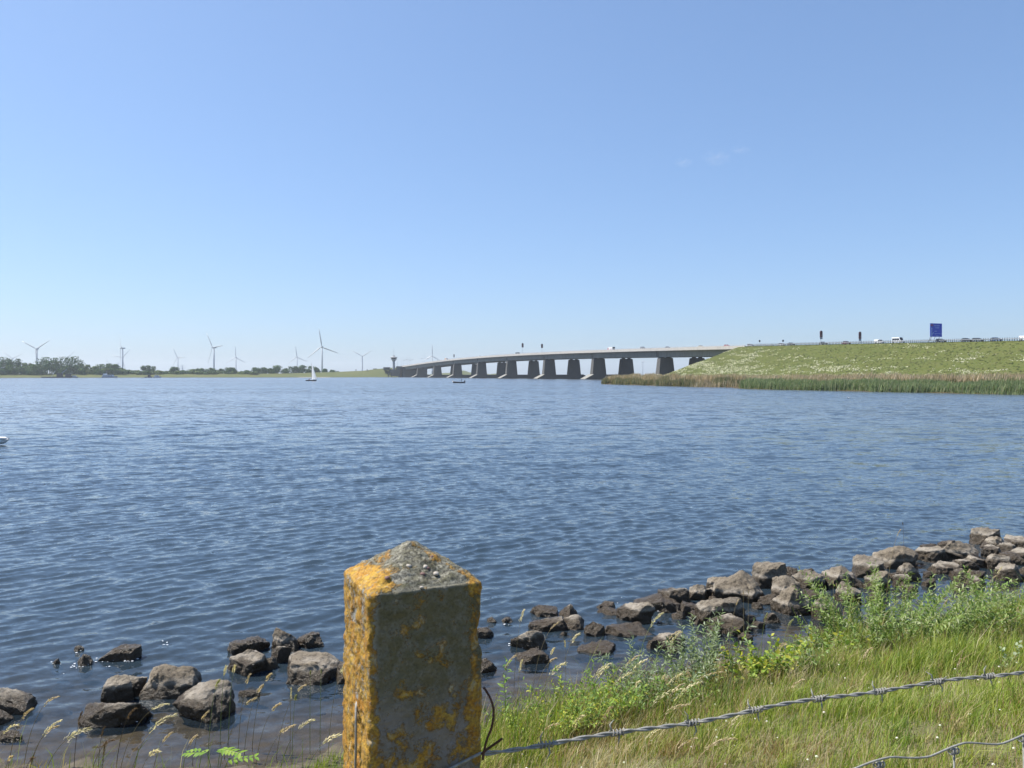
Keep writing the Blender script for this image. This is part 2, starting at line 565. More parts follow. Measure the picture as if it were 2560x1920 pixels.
# white umbels and grass tufts on the slope: small upright leaf clusters
def scatter_tufts(n, seed, dens, size, cols, flat=0.6):
    r = np.random.default_rng(seed)
    s = r.uniform(-470, -95, n); o = r.uniform(-58, 0, n)
    x = L0.x + U.x * s + NRM.x * o; y = L0.y + U.y * s + NRM.y * o
    keep = r.uniform(0, 1, n) < dens(s, o, x, y)
    x, y = x[keep], y[keep]
    z = bank_z(x, y)
    ok = z > 1.0
    x, y, z = x[ok], y[ok], z[ok]
    m = len(x)
    sz = r.uniform(size[0], size[1], m)
    V = np.zeros((m, 6, 3)); a = r.uniform(0, 6.28, m)
    for j in range(4):
        b = a + j * math.pi / 2
        V[:, j] = np.stack([x + np.cos(b) * sz, y + np.sin(b) * sz, z + sz * flat * r.uniform(-0.5, 0.3, m)], -1)
    V[:, 4] = np.stack([x, y, z + sz * flat], -1)
    V[:, 5] = np.stack([x, y, z - 0.1], -1)
    tri = np.array([(0, 1, 4), (1, 2, 4), (2, 3, 4), (3, 0, 4)])
    Fc = (np.arange(m)[:, None, None] * 6 + tri[None]).reshape(-1, 3)
    cc = np.asarray(cols)[r.integers(0, len(cols), m)] * r.uniform(0.8, 1.15, (m, 1))
    return V.reshape(-1, 3), Fc, np.repeat(cc, 6, 0)
def fl_dens(s, o, x, y):
    p = fbm(s * 0.03, o * 0.12, 0.0, 77, 4)
    q = fbm(s * 0.16, o * 0.45, 0.0, 78, 4, 0.65)
    band = np.exp(-((o + 33) / 9.0) ** 2) * 0.75 + np.exp(-((o + 16) / 6.0) ** 2) * 0.32
    band = band + smooth(-185, -150, s) * 0.5
    return np.clip((p * 0.5 + q * 0.7 + band - 0.40) * 1.5, 0, 1) * smooth(-1, -6, o) * 0.9
V, Fc, C = scatter_tufts(95000, 5, fl_dens, (0.14, 0.40), [(0.50, 0.49, 0.36), (0.58, 0.57, 0.44), (0.36, 0.38, 0.2), (0.24, 0.27, 0.11)], 0.7)
tag(link("flowers", np_mesh("flowers", V, Fc, M["reed"], C)), "drifts of white flowering umbels across the road embankment", "flowers", kind="stuff")
V, Fc, C = scatter_tufts(15000, 6, lambda s, o, x, y: np.full(len(s), 0.75), (0.2, 0.6), [(0.068, 0.096, 0.02), (0.096, 0.108, 0.032), (0.056, 0.08, 0.016), (0.12, 0.116, 0.044)], 0.28)
tag(link("grass", np_mesh("grass_tufts", V, Fc, M["reed"], C)), "rough green grass tufts covering the road embankment", "grass", kind="stuff")

# reeds along the spit
def reeds(pts, depth0, depth1, n, hmin, hmax, cols, seed, clump=0.0):
    r = np.random.default_rng(seed)
    P = np.array(pts, float)
    seg = np.hypot(*np.diff(P, axis=0).T); cum = np.concatenate([[0], np.cumsum(seg)])
    u = r.uniform(0, cum[-1], n)
    x = np.interp(u, cum, P[:, 0]); y = np.interp(u, cum, P[:, 1])
    k = np.clip(np.searchsorted(cum, u) - 1, 0, len(seg) - 1)
    tx, ty = np.diff(P, axis=0)[k].T / seg[k]
    nxn, nyn = -ty, tx                               # inland normal
    e = r.uniform(depth0, depth1, n) ** 1.0
    e = e + 1.2 * vnoise(u * 0.15, 0.0, 0.0, seed)
    x = x + nxn * e + r.normal(0, 0.2, n); y = y + nyn * e + r.normal(0, 0.2, n)
    cl = fbm(u * 0.22, e * 0.3, 0.0, seed + 3, 3)
    keep = r.uniform(-1, 1, n) < 1.2 + clump * (cl * 3 - 0.6)
    x, y, cl = x[keep], y[keep], cl[keep]
    m = len(x)
    h = r.uniform(hmin, hmax, m) * (1 + 0.30 * cl)
    a = r.uniform(0, math.pi, m); w = r.uniform(0.022, 0.06, m)
    ln = r.normal(0, 0.12, (m, 2)) * h[:, None] + np.array([0.10, 0.0]) * h[:, None]
    z0 = np.maximum(bank_z(x, y), -0.4) - 0.1
    V = np.zeros((m, 4, 3))
    V[:, 0] = np.stack([x - np.cos(a) * w, y - np.sin(a) * w, z0], -1)
    V[:, 1] = np.stack([x + np.cos(a) * w, y + np.sin(a) * w, z0], -1)
    V[:, 2] = np.stack([x + np.cos(a) * w * 1.1 + ln[:, 0] * 0.4, y + np.sin(a) * w * 1.1 + ln[:, 1] * 0.4, z0 + h * 0.62], -1)
    V[:, 3] = np.stack([x + ln[:, 0], y + ln[:, 1], z0 + h], -1)
    Fc = (np.arange(m)[:, None, None] * 4 + np.array([(0, 1, 2), (0, 2, 3)])[None]).reshape(-1, 3)
    cc = np.asarray(cols)[r.integers(0, len(cols), m)] * r.uniform(0.7, 1.2, (m, 1))
    return V.reshape(-1, 3), Fc, np.repeat(cc, 4, 0)
def join(parts):
    Vs, Fs, Cs, b = [], [], [], 0
    for V, Fc, C in parts:
        Vs.append(V); Fs.append(Fc + b); Cs.append(C); b += len(V)
    return np.concatenate(Vs), np.concatenate(Fs), np.concatenate(Cs)
GRN = [(0.19, 0.26, 0.115), (0.24, 0.30, 0.15), (0.15, 0.21, 0.09), (0.31, 0.32, 0.19)]
OLV = [(0.15, 0.18, 0.085), (0.12, 0.15, 0.065), (0.24, 0.21, 0.12), (0.38, 0.31, 0.2)]
TAN = [(0.52, 0.41, 0.29), (0.44, 0.35, 0.24), (0.58, 0.48, 0.36), (0.30, 0.26, 0.16)]
tip = SPIT[0:5]; main = SPIT[5:14]
V, Fc, C = join([reeds(main, 0, 9, 48000, 1.25, 1.95, GRN, 1), reeds(main, 0, 3, 6000, 0.6, 1.2, GRN, 2)])
tag(link("reeds", np_mesh("reeds_green", V, Fc, M["reed"], C)), "dense band of fresh green reeds standing in the water's edge", "reeds", kind="stuff")
V, Fc, C = join([reeds(main, 7, 26, 40000, 1.6, 2.5, TAN, 3), reeds([(61, 219), (80, 250), (100, 290)], -6, 12, 5000, 1.5, 2.3, TAN, 4)])
tag(link("reeds", np_mesh("reeds_dry", V, Fc, M["reed"], C)), "band of dry tan reeds behind the fresh green reeds", "reeds", kind="stuff")
V, Fc, C = join([reeds(tip, 0, 5, 24000, 1.3, 2.3, OLV, 5, 1.0), reeds(tip, 2, 9, 15000, 2.2, 3.1, TAN, 6, 1.0)])
tag(link("reeds", np_mesh("reeds_spit", V, Fc, M["reed"], C)), "broken clumps of olive and tan reeds on the spit before the bridge", "reeds", kind="stuff")

# ------------------------------------------------------------------ far shore
FSX = [-1100, 0, 300, 700, 850, 905, 940, 975, 1000]           # photo columns
FSD = [900, 1000, 1080, 1170, 1230, 1255, 1275, 1290, 1300]   # distance of the water's edge
FSY = [934, 935, 935, 934, 929.5, 927, 923, 919.5, 919]       # row of the dyke ridge
cx = np.linspace(-1100, 996, 340)
cd_ = np.interp(cx, FSX, FSD); cy_ = np.interp(cx, FSX, FSY)
rows = []
for f_, (dd, zz) in enumerate([(-30, -2.0), (0, -0.1), (3, 0.7), (8, 1.3), (22, 1.7), (None, None), (120, None), (900, 0.5)]):
    if dd is None:
        d2 = cd_ + 52.0; z2 = H + (HY - cy_) / F * d2
        zr = z2
    elif dd == 120:
        d2 = cd_ + 120; z2 = zr * 0.9
    else:
        d2 = cd_ + dd; z2 = np.full(len(cx), zz)
    z2 = z2 + (0.25 * vnoise(cx * 0.11, f_ * 3.1, 0.0, 8) if dd not in (-30, 0) else 0)
    rows.append(np.stack([(cx - 1280) / F * d2, d2, z2], -1))
FV = np.stack(rows)
idx = np.arange(FV.shape[0] * FV.shape[1]).reshape(FV.shape[:2])
t = NT("far_shore_grass")
v = t.coord("World")
n1 = t.noise(v, 0.03, 5, 0.65)
n2 = t.noise(v, 0.25, 4, 0.6)
sx = t.n("SeparateXYZ"); g = t.n("NewGeometry"); t.l(g.outputs["Position"], sx.inputs[0])
c = t.mix(n1, (0.065, 0.088, 0.03), (0.13, 0.13, 0.052))
edge = t.ramp(t.math('DIVIDE', t.math('ADD', sx.outputs["Z"], n2), 4.0), [(0.12, 1.0), (0.34, 0.0)])
c = t.mix(edge, c, (0.07, 0.065, 0.05))
sand = t.ramp(t.math('DIVIDE', t.math('ADD', sx.outputs["X"], 400.0), 400.0), [(0.19, 0.0), (0.20, 1.0), (0.29, 1.0), (0.30, 0.0)])
c = t.mix(t.math('MULTIPLY', sand, edge), c, (0.42, 0.36, 0.28))
M["far_shore"] = t.done(t.bsdf(c, 0.95, spec=0.1))
me = np_mesh("far_shore", FV.reshape(-1, 3), grid_faces(idx), M["far_shore"], smooth_shade=True)
tag(link("far_shore", me), "low grassy far shore with a dyke rising towards the bridge", kind="structure")
# land seen under the bridge, a long way off
hx = np.linspace(1040, 1330, 60)
hz = 4.0 + 5.0 * np.abs(fbm(hx * 0.02, 0.0, 0.0, 21, 4)) * smooth(1330, 1250, hx) + 7 * np.exp(-((hx - 1160) / 60.0) ** 2)
hr = []
for dd, kz in ((0, 0.0), (40, 0.55), (160, 1.0), (500, 0.4)):
    d2 = 2150 + dd
    hr.append(np.stack([(hx - 1280) / F * d2, np.full(len(hx), float(d2)), hz * kz * smooth(1330, 1300, hx) - 0.3], -1))
HV = np.stack(hr)
idx = np.arange(HV.shape[0] * HV.shape[1]).reshape(HV.shape[:2])
tag(link("hills", np_mesh("hills", HV.reshape(-1, 3), grid_faces(idx), M["far_shore"], smooth_shade=True)), "hazy low green land far beyond the bridge piers", kind="structure")
hx = np.linspace(1610, 1730, 40)
HV = np.stack([np.stack([(hx - 1280) / F * d2, np.full(len(hx), float(d2)), (2.0 + 6.0 * np.abs(vnoise(hx * 0.13, 0, 0, 4)) * (hx < 1690)) * k - 0.3], -1) for d2, k in ((1900, 0), (1915, 1), (1990, 1), (2060, 0))])
idx = np.arange(HV.shape[0] * HV.shape[1]).reshape(HV.shape[:2])
M["pale_stone"] = simple("pale_stone", (0.36, 0.35, 0.33), 0.9, scale=0.1, coord="Object")
tag(link("breakwater", np_mesh("breakwater", HV.reshape(-1, 3), grid_faces(idx), M["pale_stone"])), "pale low breakwater far off under the bridge", "breakwater")
# ------------------------------------------------------------------ bridge
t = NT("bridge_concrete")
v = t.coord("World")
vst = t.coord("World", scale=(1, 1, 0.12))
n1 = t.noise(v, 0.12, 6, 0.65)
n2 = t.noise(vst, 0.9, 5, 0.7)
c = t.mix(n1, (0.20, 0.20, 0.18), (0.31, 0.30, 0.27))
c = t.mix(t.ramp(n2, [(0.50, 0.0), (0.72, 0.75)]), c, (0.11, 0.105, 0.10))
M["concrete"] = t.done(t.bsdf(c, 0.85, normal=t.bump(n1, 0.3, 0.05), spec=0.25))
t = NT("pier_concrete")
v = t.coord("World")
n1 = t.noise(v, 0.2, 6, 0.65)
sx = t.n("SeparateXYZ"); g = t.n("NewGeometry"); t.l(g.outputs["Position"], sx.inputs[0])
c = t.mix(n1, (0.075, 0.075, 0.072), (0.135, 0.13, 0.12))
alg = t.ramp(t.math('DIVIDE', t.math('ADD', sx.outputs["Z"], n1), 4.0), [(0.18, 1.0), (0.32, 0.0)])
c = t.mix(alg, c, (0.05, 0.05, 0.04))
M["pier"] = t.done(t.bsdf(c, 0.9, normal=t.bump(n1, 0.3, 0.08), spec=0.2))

t = NT("lit_edge_concrete")  # paler copy of the bridge concrete; sunlit tone put into the colour
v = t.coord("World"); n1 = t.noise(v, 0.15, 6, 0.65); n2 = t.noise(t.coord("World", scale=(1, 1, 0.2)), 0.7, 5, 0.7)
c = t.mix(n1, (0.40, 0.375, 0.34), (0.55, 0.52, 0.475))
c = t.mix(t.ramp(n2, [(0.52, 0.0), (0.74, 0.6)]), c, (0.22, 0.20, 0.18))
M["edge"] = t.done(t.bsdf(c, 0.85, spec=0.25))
bridge = empty("bridge", L0)
tag(bridge, "long grey concrete road bridge arching low across the lake on paired piers", "bridge")
def bpart(name, mb, mat, parent=None, shade=False):
    """mesh given in world coordinates, hung under the bridge"""
    o = mb.build(name, mat, parent or bridge, shade)
    base = Vector(L0)
    if parent is not None: base = base + parent.location
    me = o.data
    co = np.empty(len(me.vertices) * 3, np.float32); me.vertices.foreach_get("co", co)
    co = co.reshape(-1, 3) - np.array(base, np.float32)
    me.vertices.foreach_set("co", co.ravel()); me.update()
    return o
def sweep(prof, s0, s1, step):
    """profile of (o, dz) swept along the road line"""
    mb = MB()
    ss = np.arange(s0, s1 + step * 0.5, step)
    n = len(prof)
    vs, fs = [], []
    for s in ss:
        vs += [RP(s, o, dz) for o, dz in prof]
    for i in range(len(ss) - 1):
        for k in range(n):
            fs.append((i * n + k, i * n + (k + 1) % n, (i + 1) * n + (k + 1) % n, (i + 1) * n + k))
    fs.append(tuple(range(n - 1, -1, -1))); m = (len(ss) - 1) * n
    fs.append(tuple(range(m, m + n)))
    return mb.add(vs, fs)
S_FAR = 742.0
A0, A1 = S_END - 6, S_FAR
bpart("deck", sweep([(-1.5, -1.6), (-1.5, 0.34), (-1.1, 0.28), (-1.1, 0.0), (38.6, 0.0), (38.6, 0.28), (39.0, 0.28), (39.0, -1.6), (37, -1.7), (1, -1.7)], A0, A1, 13), M["edge"])
for o0 in (2.2, 26.8):
    bpart("girder", sweep([(o0, -1.69), (o0 + 0.3, -5.7), (o0 + 7.7, -5.7), (o0 + 8.0, -1.69)], A0, A1, 13), M["concrete"])  # darker concrete than the deck, overhang shade put into the colour
bpart("carriageway", sweep([(0.8, 0.02), (36.5, 0.02), (36.5, 0.015), (0.8, 0.015)], A0, A1, 26), M["asphalt"])
# expansion-joint ribs on the girder
for k in range(-1, 7):
    for ds in (-1.0, 1.0):
        s = k * 104.2 + 4 + ds * 0.9
        M4 = Matrix.Translation(RP(s, 2.1, -5.6)) @ Matrix.Rotation(ROAD_ROT, 4, 'Z')
        bpart("joint_rib", MB().box((0, 0, 0), (0.5, 0.35, 4.1), M=M4), M["concrete"])
# railings
for o0 in (-1.3, 38.8):
    bpart("railing", sweep([(o0 - 0.07, 0.95), (o0 - 0.07, 1.08), (o0 + 0.07, 1.08), (o0 + 0.07, 0.95)], A0, A1, 13), M["rail"])
    bpart("railing", sweep([(o0 - 0.03, 0.6), (o0 - 0.03, 0.68), (o0 + 0.03, 0.68), (o0 + 0.03, 0.6)], A0, A1, 13), M["rail"])
post_me = None
for s in np.arange(A0 + 2, 520, 3.0):
    if post_me is None:
        post_me = MB().box((0, 0, 0), (0.14, 0.12, 0.8)).mesh("railing_post", M["rail"])
    o = link("railing_post", post_me, bridge, RP(s, -1.3, 0.22) - L0, (0, 0, ROAD_ROT))
# central barrier
bpart("barrier", sweep([(18.0, 0.02), (18.15, 0.75), (18.45, 0.75), (18.6, 0.02)], A0, A1, 26), M["concrete"])

def pier(k, solid=False):
    s = k * 104.2
    zb = road_z(s) - 5.7
    p0 = L0 + U * s
    tb = 4.0
    # footing: long slab with sloped noses, across the bridge
    fw = 5.0
    pts = [(-8.0, -1.5), (-7.6, 0.5), (-0.5, tb), (39.5, tb), (46.6, 0.5), (47, -1.5)]
    mb = MB()
    vs = [p0 + NRM * a - U * fw + Vector((0, 0, z)) for a, z in pts] + [p0 + NRM * a + U * fw + Vector((0, 0, z)) for a, z in pts]
    n = len(pts)
    fs = [tuple(range(n)), tuple(range(2 * n - 1, n - 1, -1))] + [(i, i + n, (i + 1) % n + n, (i + 1) % n) for i in range(n)]
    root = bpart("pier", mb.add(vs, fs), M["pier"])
    for a0, a1 in ((-7.75, -0.3), (46.75, 39.3)):
        vs = [p0 + NRM * a0 - U * (fw - 0.3) + Vector((0, 0, 0.55)), p0 + NRM * a0 + U * (fw - 0.3) + Vector((0, 0, 0.55)), p0 + NRM * a1 + U * (fw - 0.3) + Vector((0, 0, tb + 0.16)), p0 + NRM * a1 - U * (fw - 0.3) + Vector((0, 0, tb + 0.16))]
        lo = [v - Vector((0, 0, 0.5)) for v in vs]
        bpart("nose", MB().add(vs + lo, [(0, 1, 2, 3), (7, 6, 5, 4), (0, 4, 5, 1), (1, 5, 6, 2), (2, 6, 7, 3), (3, 7, 4, 0)]), M["concrete"], root)
    for o0 in (0.0, 25.6):
        top = zb - 1.0
        q = lambda a, b, z: p0 + NRM * a + U * b + Vector((0, 0, z))
        c = o0 + 6.0
        mb = MB()
        w0, w1, d0, d1 = 6.2, 4.9, 2.6, 2.1
        ring = [(w0, d0, tb - 0.4), (w1, d1, top), (w1 - 0.7, d1 - 0.3, top + 0.45)]
        vs, fs = [], []
        for w, d_, z in ring:
            vs += [q(c - w, -d_, z), q(c + w, -d_, z), q(c + w, d_, z), q(c - w, d_, z)]
        for i in range(2):
            for j in range(4):
                fs.append((i * 4 + j, i * 4 + (j + 1) % 4, i * 4 + 4 + (j + 1) % 4, i * 4 + 4 + j))
        fs += [(3, 2, 1, 0), (8, 9, 10, 11)]
        mb.add(vs, fs)
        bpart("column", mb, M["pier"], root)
        for sgn in (-1, 1):
            M4 = Matrix.Translation(q(c + sgn * 2.6, 0, top + 0.42)) @ Matrix.Rotation(ROAD_ROT, 4, 'Z')
            bpart("bearing", MB().box((0, 0, 0), (2.6, 2.2, 0.62), (0.9, 0.75), M=M4), M["pier"], root)
    return root
for k in range(-1, 7):
    pier(k)
# far abutment: wall under the deck end with wing walls
sA = 7.0 * 104.2
M4 = Matrix.Translation(RP(sA, 19, 0)) @ Matrix.Rotation(ROAD_ROT, 4, 'Z')
M4.translation.z = -1
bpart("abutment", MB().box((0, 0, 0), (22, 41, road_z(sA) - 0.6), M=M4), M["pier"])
# splayed pedestal carrying the control tower
tw = px(986, 944, 1322); tw.z = 0
mb = MB()
q = lambda a, b, z: tw + Vector((a, b, z))
mb.add([q(0, -7, -1), q(10, -7, -1), q(10, 8, -1), q(0, 8, -1), q(-9, -8, 13.2), q(10, -8, 13.2), q(10, 9, 13.2), q(-9, 9, 13.2)],
       [(3, 2, 1, 0), (4, 5, 6, 7), (0, 1, 5, 4), (1, 2, 6, 5), (2, 3, 7, 6), (3, 0, 4, 7)])
mb.box((tw.x - 13, tw.y + 2, 12), (10, 12, 4.8))
mb.box((tw.x + 8, tw.y, 13.1), (8, 14, 5.2))
bpart("wing_wall", mb, M["pier"])

# ------------------------------------------------------------------ control tower
M["tower"] = simple("tower_concrete", (0.36, 0.37, 0.38), 0.8, scale=0.3)
tower = empty("control_tower", (tw.x - 1.0, tw.y, 13.2))
tag(tower, "grey concrete bridge control tower with dark flared window cab and mast", "tower")
MB().lathe([(2.6, 0), (2.3, 3), (2.0, 13.0), (3.0, 15.0), (3.9, 15.6), (4.0, 16.9)], 14).build("shaft", M["tower"], tower)
MB().lathe([(3.9, 16.9), (5.6, 19.6)], 14).build("window_band", M["glass"], tower)
MB().lathe([(5.9, 19.6), (6.1, 20.1), (4.6, 21.2), (2.0, 21.6), (1.9, 23.2), (1.0, 23.6)], 14).build("roof", M["tower"], tower)
MB().tube([(0, 0, 23.4), (0, 0, 31), (0, 0, 37)], [0.28, 0.2, 0.1], 6).build("mast", M["rail"], tower)
b = MB()
for i in range(14):
    a0, a1 = i * math.tau / 14, (i + 1) * math.tau / 14
    b.tube([(6.0 * math.cos(a0), 6.0 * math.sin(a0), 16.0), (6.0 * math.cos(a1), 6.0 * math.sin(a1), 16.0)], 0.1, 4)
    b.tube([(6.0 * math.cos(a0), 6.0 * math.sin(a0), 16.0), (6.0 * math.cos(a0), 6.0 * math.sin(a0), 17.4)], 0.08, 4)
    b.tube([(6.0 * math.cos(a0), 6.0 * math.sin(a0), 17.4), (6.0 * math.cos(a1), 6.0 * math.sin(a1), 17.4)], 0.08, 4)
    b.tube([(3.9 * math.cos(a0), 3.9 * math.sin(a0), 16.0), (6.0 * math.cos(a0), 6.0 * math.sin(a0), 16.0)], 0.08, 4)
b.build("gallery", M["rail"], tower)
# mooring posts and hut
for i, x in enumerate((971, 979)):
    p = px(x, 944.5, 1255)
    d = empty("mooring_post", (p.x, p.y, -1))
    tag(d, ("left" if i == 0 else "right") + " one of two dark timber mooring posts left of the bridge abutment", "post", "mooring posts by the far abutment")
    MB().lathe([(0.75, 0), (0.7, 9.0), (0.75, 9.1), (0.6, 9.5)], 10).build("shaft", M["dark"], d)
    MB().lathe([(0.82, 5.0), (0.82, 5.5)], 10).build("band", M["railpost"], d)
p = px(938, 927, 1330)
hut = empty("hut", (p.x, p.y, p.z - 1.2))
tag(hut, "small dark flat-roofed hut on the far dyke left of the tower", "hut")
MB().box((0, 0, 0), (5.4, 4.5, 4.6)).build("wall", M["railpost"], hut)
MB().box((0, 0, 4.6), (5.9, 5.0, 0.4)).build("roof", M["dark"], hut)
MB().box((1.0, -2.28, 0), (1.1, 0.1, 2.2)).build("door", M["dark"], hut)
for i, x in enumerate((890, 918)):
    p = px(x, 927.5, 1310)
    d = empty("marker_post", (p.x, p.y, p.z - 1.0))
    tag(d, "dark square marker post on the far dyke, " + ("left" if i == 0 else "right") + " of two", "post", "marker posts on the far dyke")
    MB().box((0, 0, 0), (1.3, 1.0, 3.4), (0.9, 0.9)).build("shaft", M["railpost"], d)
    MB().box((0, 0, 3.4), (1.5, 1.2, 0.3)).build("cap", M["dark"], d)

# ------------------------------------------------------------------ road on the embankment
def ground_sheet(o0, o1, s0, s1, dz, name, mat, label, step=12):
    mb = sweep([(o0, dz), (o1, dz), (o1, dz - 0.02), (o0, dz - 0.02)], s0, s1, step)
    return tag(mb.build(name, mat), label, kind="structure")
ground_sheet(2.5, 36.0, -600, S_END - 6.2, 0.02, "road", M["asphalt"], "motorway carriageway along the top of the embankment")
for j, oo in enumerate((3.0, 16.8, 20.0, 35.4)):
    ground_sheet(oo, oo + 0.2, -600, S_END - 6.2, 0.03, "road_marking", M["marking"], "white edge line of the motorway, %s from the water side" % ORD[j], 24)
gr = empty("guard_rail", RP(-300, 0.3))
tag(gr, "steel guard rail on dark posts along the top of the embankment", "guard rail")
mb = sweep([(0.15, 0.52), (0.02, 0.60), (0.15, 0.66), (0.02, 0.74), (0.15, 0.80), (0.2, 0.80), (0.2, 0.52)], -560, S_END - 6, 12)
o = mb.build("rail", M["rail"], gr); o.location = -Vector(gr.location)
pme = MB().box((0, 0, 0), (0.2, 0.2, 1.2)).mesh("post", M["railpost"])
for s in np.arange(-378, S_END - 6, 1.0):
    link("post", pme, gr, RP(float(s), 0.42, -0.05) - Vector(gr.location), (0, 0, ROAD_ROT))
# ------------------------------------------------------------------ concrete fence post with lichen
HW = 0.066
POST_C = Vector((-0.1275, 0.97, 0.0))
POST_YAW = math.radians(25)
Z_EAVE, Z_APEX = H - 0.246, H - 0.206
z_gr = float(ground(POST_C.x, POST_C.y)) - 0.25
t = NT("lichened_concrete")
tc = t.n("TexCoord"); P = tc.outputs["Object"]
sep = t.n("SeparateXYZ"); t.l(P, sep.inputs[0])
X, Y, Z = sep.outputs
def ss(a, b, x):
    nd = t.n("MapRange", interpolation_type='SMOOTHSTEP'); nd.inputs["From Min"].default_value = a; nd.inputs["From Max"].default_value = b
    t.set(nd.inputs["Value"], x); return nd.outputs[0]
left = ss(-0.052, -0.064, X)                       # weathered side
right = ss(0.044, 0.062, X)
roofm = ss(Z_EAVE - 0.004, Z_EAVE + 0.004, Z)
low = ss(Z_EAVE - 0.085, Z_EAVE - 0.16, Z)
bot = ss(Z_EAVE - 0.205, Z_EAVE - 0.245, Z)
nA = t.noise(P, 33, 5, 0.62, 0.6)
nB = t.noise(P, 75, 6, 0.68, 0.4)
nC = t.noise(P, 320, 4, 0.6)
nD = t.noise(P, 12, 4, 0.6)
# base concrete
grey = t.mix(nB, (0.20, 0.195, 0.18), (0.40, 0.39, 0.36))
grey = t.mix(t.ramp(nC, [(0.55, 0.0), (0.68, 0.7)]), grey, (0.10, 0.095, 0.09))
film = t.mix(nA, (0.078, 0.070, 0.034), (0.19, 0.165, 0.10))          # algae film on the face
film = t.mix(t.ramp(nB, [(0.45, 0.0), (0.66, 0.75)]), film, (0.21, 0.20, 0.17))
film = t.mix(t.ramp(nC, [(0.5, 0.0), (0.7, 0.6)]), film, (0.05, 0.045, 0.03))
film = t.mix(t.math('MULTIPLY', low, t.ramp(nD, [(0.35, 0.2), (0.65, 0.95)])), film, t.mix(nB, (0.14, 0.115, 0.10), (0.30, 0.275, 0.26)))
filmmask = t.math('MULTIPLY', t.math('SUBTRACT', 1.0, roofm), t.math('SUBTRACT', 1.0, t.math('MULTIPLY', left, 0.85)))
base = t.mix(filmmask, grey, film)
roofgrey = t.mix(t.math('MULTIPLY', roofm, t.ramp(nB, [(0.30, 0.35), (0.62, 0.95)])), base, (0.10, 0.094, 0.05))
roofgrey = t.mix(t.math('MULTIPLY', roofm, t.ramp(nC, [(0.46, 0.0), (0.60, 0.9)])), roofgrey, (0.055, 0.05, 0.04))
roofgrey = t.mix(t.math('MULTIPLY', roofm, t.ramp(t.noise(P, 190, 3), [(0.57, 0.0), (0.66, 0.85)])), roofgrey, (0.30, 0.285, 0.23))
# lichen cover: how much likes each place
cover = t.math('ADD', 0.078, t.math('MULTIPLY', left, 0.13))
cover = t.math('ADD', cover, t.math('MULTIPLY', right, 0.085))
cover = t.math('ADD', cover, t.math('MULTIPLY', t.math('MULTIPLY', low, t.math('SUBTRACT', 1.0, bot)), 0.065))
roofl = t.math('MULTIPLY', roofm, t.math('SUBTRACT', t.math('MULTIPLY', ss(0.0, -0.058, X), 0.16), 0.045))
cover = t.math('ADD', cover, roofl)
ridge = t.math('MULTIPLY', roofm, ss(0.014, 0.002, t.math('ABSOLUTE', t.math('ADD', X, Y))))
cover = t.math('ADD', cover, t.math('MULTIPLY', t.math('MULTIPLY', ridge, ss(-0.01, 0.01, X)), 0.12))
sig = t.math('ADD', t.math('MULTIPLY', nA, 0.5), t.math('ADD', t.math('MULTIPLY', nB, 0.36), t.math('MULTIPLY', nC, 0.14)))
lm = t.math('ADD', t.math('SUBTRACT', sig, 0.645), cover)
lmask = ss(-0.03, 0.04, lm)
yel = t.mix(t.ramp(t.noise(P, 48, 4, 0.6), [(0.35, 0.0), (0.65, 1.0)]), (0.40, 0.185, 0.022), (0.46, 0.30, 0.055))
yel = t.mix(t.ramp(nC, [(0.40, 0.0), (0.62, 0.8)]), yel, (0.17, 0.095, 0.03))
yel = t.mix(t.ramp(nB, [(0.56, 0.0), (0.68, 0.85)]), yel, (0.36, 0.33, 0.24))
yel = t.mix(t.ramp(t.noise(P, 140, 5, 0.7), [(0.55, 0.0), (0.64, 0.9)]), yel, (0.20, 0.17, 0.12))
colr = t.mix(lmask, roofgrey, yel)
pits = t.ramp(t.voronoi(P, 170), [(0.0, 0.0), (0.22, 1.0)])
hgt = t.math('ADD', t.math('MULTIPLY', lmask, t.math('MULTIPLY', t.math('ADD', 0.5, nC), 0.55)), t.math('ADD', t.math('MULTIPLY', nB, 0.7), t.math('MULTIPLY', pits, 0.25)))
M["post"] = t.done(t.bsdf(colr, 0.92, normal=t.bump(hgt, 1.0, 0.0022), spec=0.2))

npz = 300
per = 256
rows = np.concatenate([np.linspace(z_gr, H - 0.62, 40)[:-1], np.linspace(H - 0.62, Z_EAVE - 0.004, 190), np.linspace(Z_EAVE - 0.002, Z_APEX, 62)])
th = np.linspace(0, 2 * math.pi, per, endpoint=False)
def rsq(th, hw, r):
    """rounded square outline, evenly spaced"""
    n = len(th); tt = th / (2 * math.pi) * 4
    side = np.floor(tt).astype(int) % 4; f = tt - np.floor(tt)
    u = (f * 2 - 1) * hw
    pts = np.stack([u, np.full(n, -hw)], -1)
    rot = [(1, 0), (0, 1), (-1, 0), (0, -1)]
    out = np.zeros((n, 2))
    for k, (c_, s_) in enumerate(rot):
        m = side == k
        out[m, 0] = pts[m, 0] * c_ - pts[m, 1] * s_
        out[m, 1] = pts[m, 0] * s_ + pts[m, 1] * c_
    q = np.clip(out, -(hw - r), hw - r)
    e = out - q
    ln = np.maximum(np.hypot(e[:, 0], e[:, 1]), 1e-9)
    corner = (np.abs(e[:, 0]) > 1e-9) & (np.abs(e[:, 1]) > 1e-9)
    out[corner] = q[corner] + e[corner] / ln[corner, None] * r
    return out
V = np.zeros((len(rows), per, 3))
for i, z in enumerate(rows):
    if z < Z_EAVE - 0.003: hw, rr_ = HW, 0.0085
    else:
        f = (z - Z_EAVE + 0.002) / (Z_APEX - Z_EAVE + 0.002)
        hw = (HW - 0.005) * (1 - f ** 1.1) + 0.0045; rr_ = min(0.0085, hw * 0.5)
    V[i, :, :2] = rsq(th, hw, rr_)
    V[i, :, 2] = z
x, y, z = V[..., 0], V[..., 1], V[..., 2]
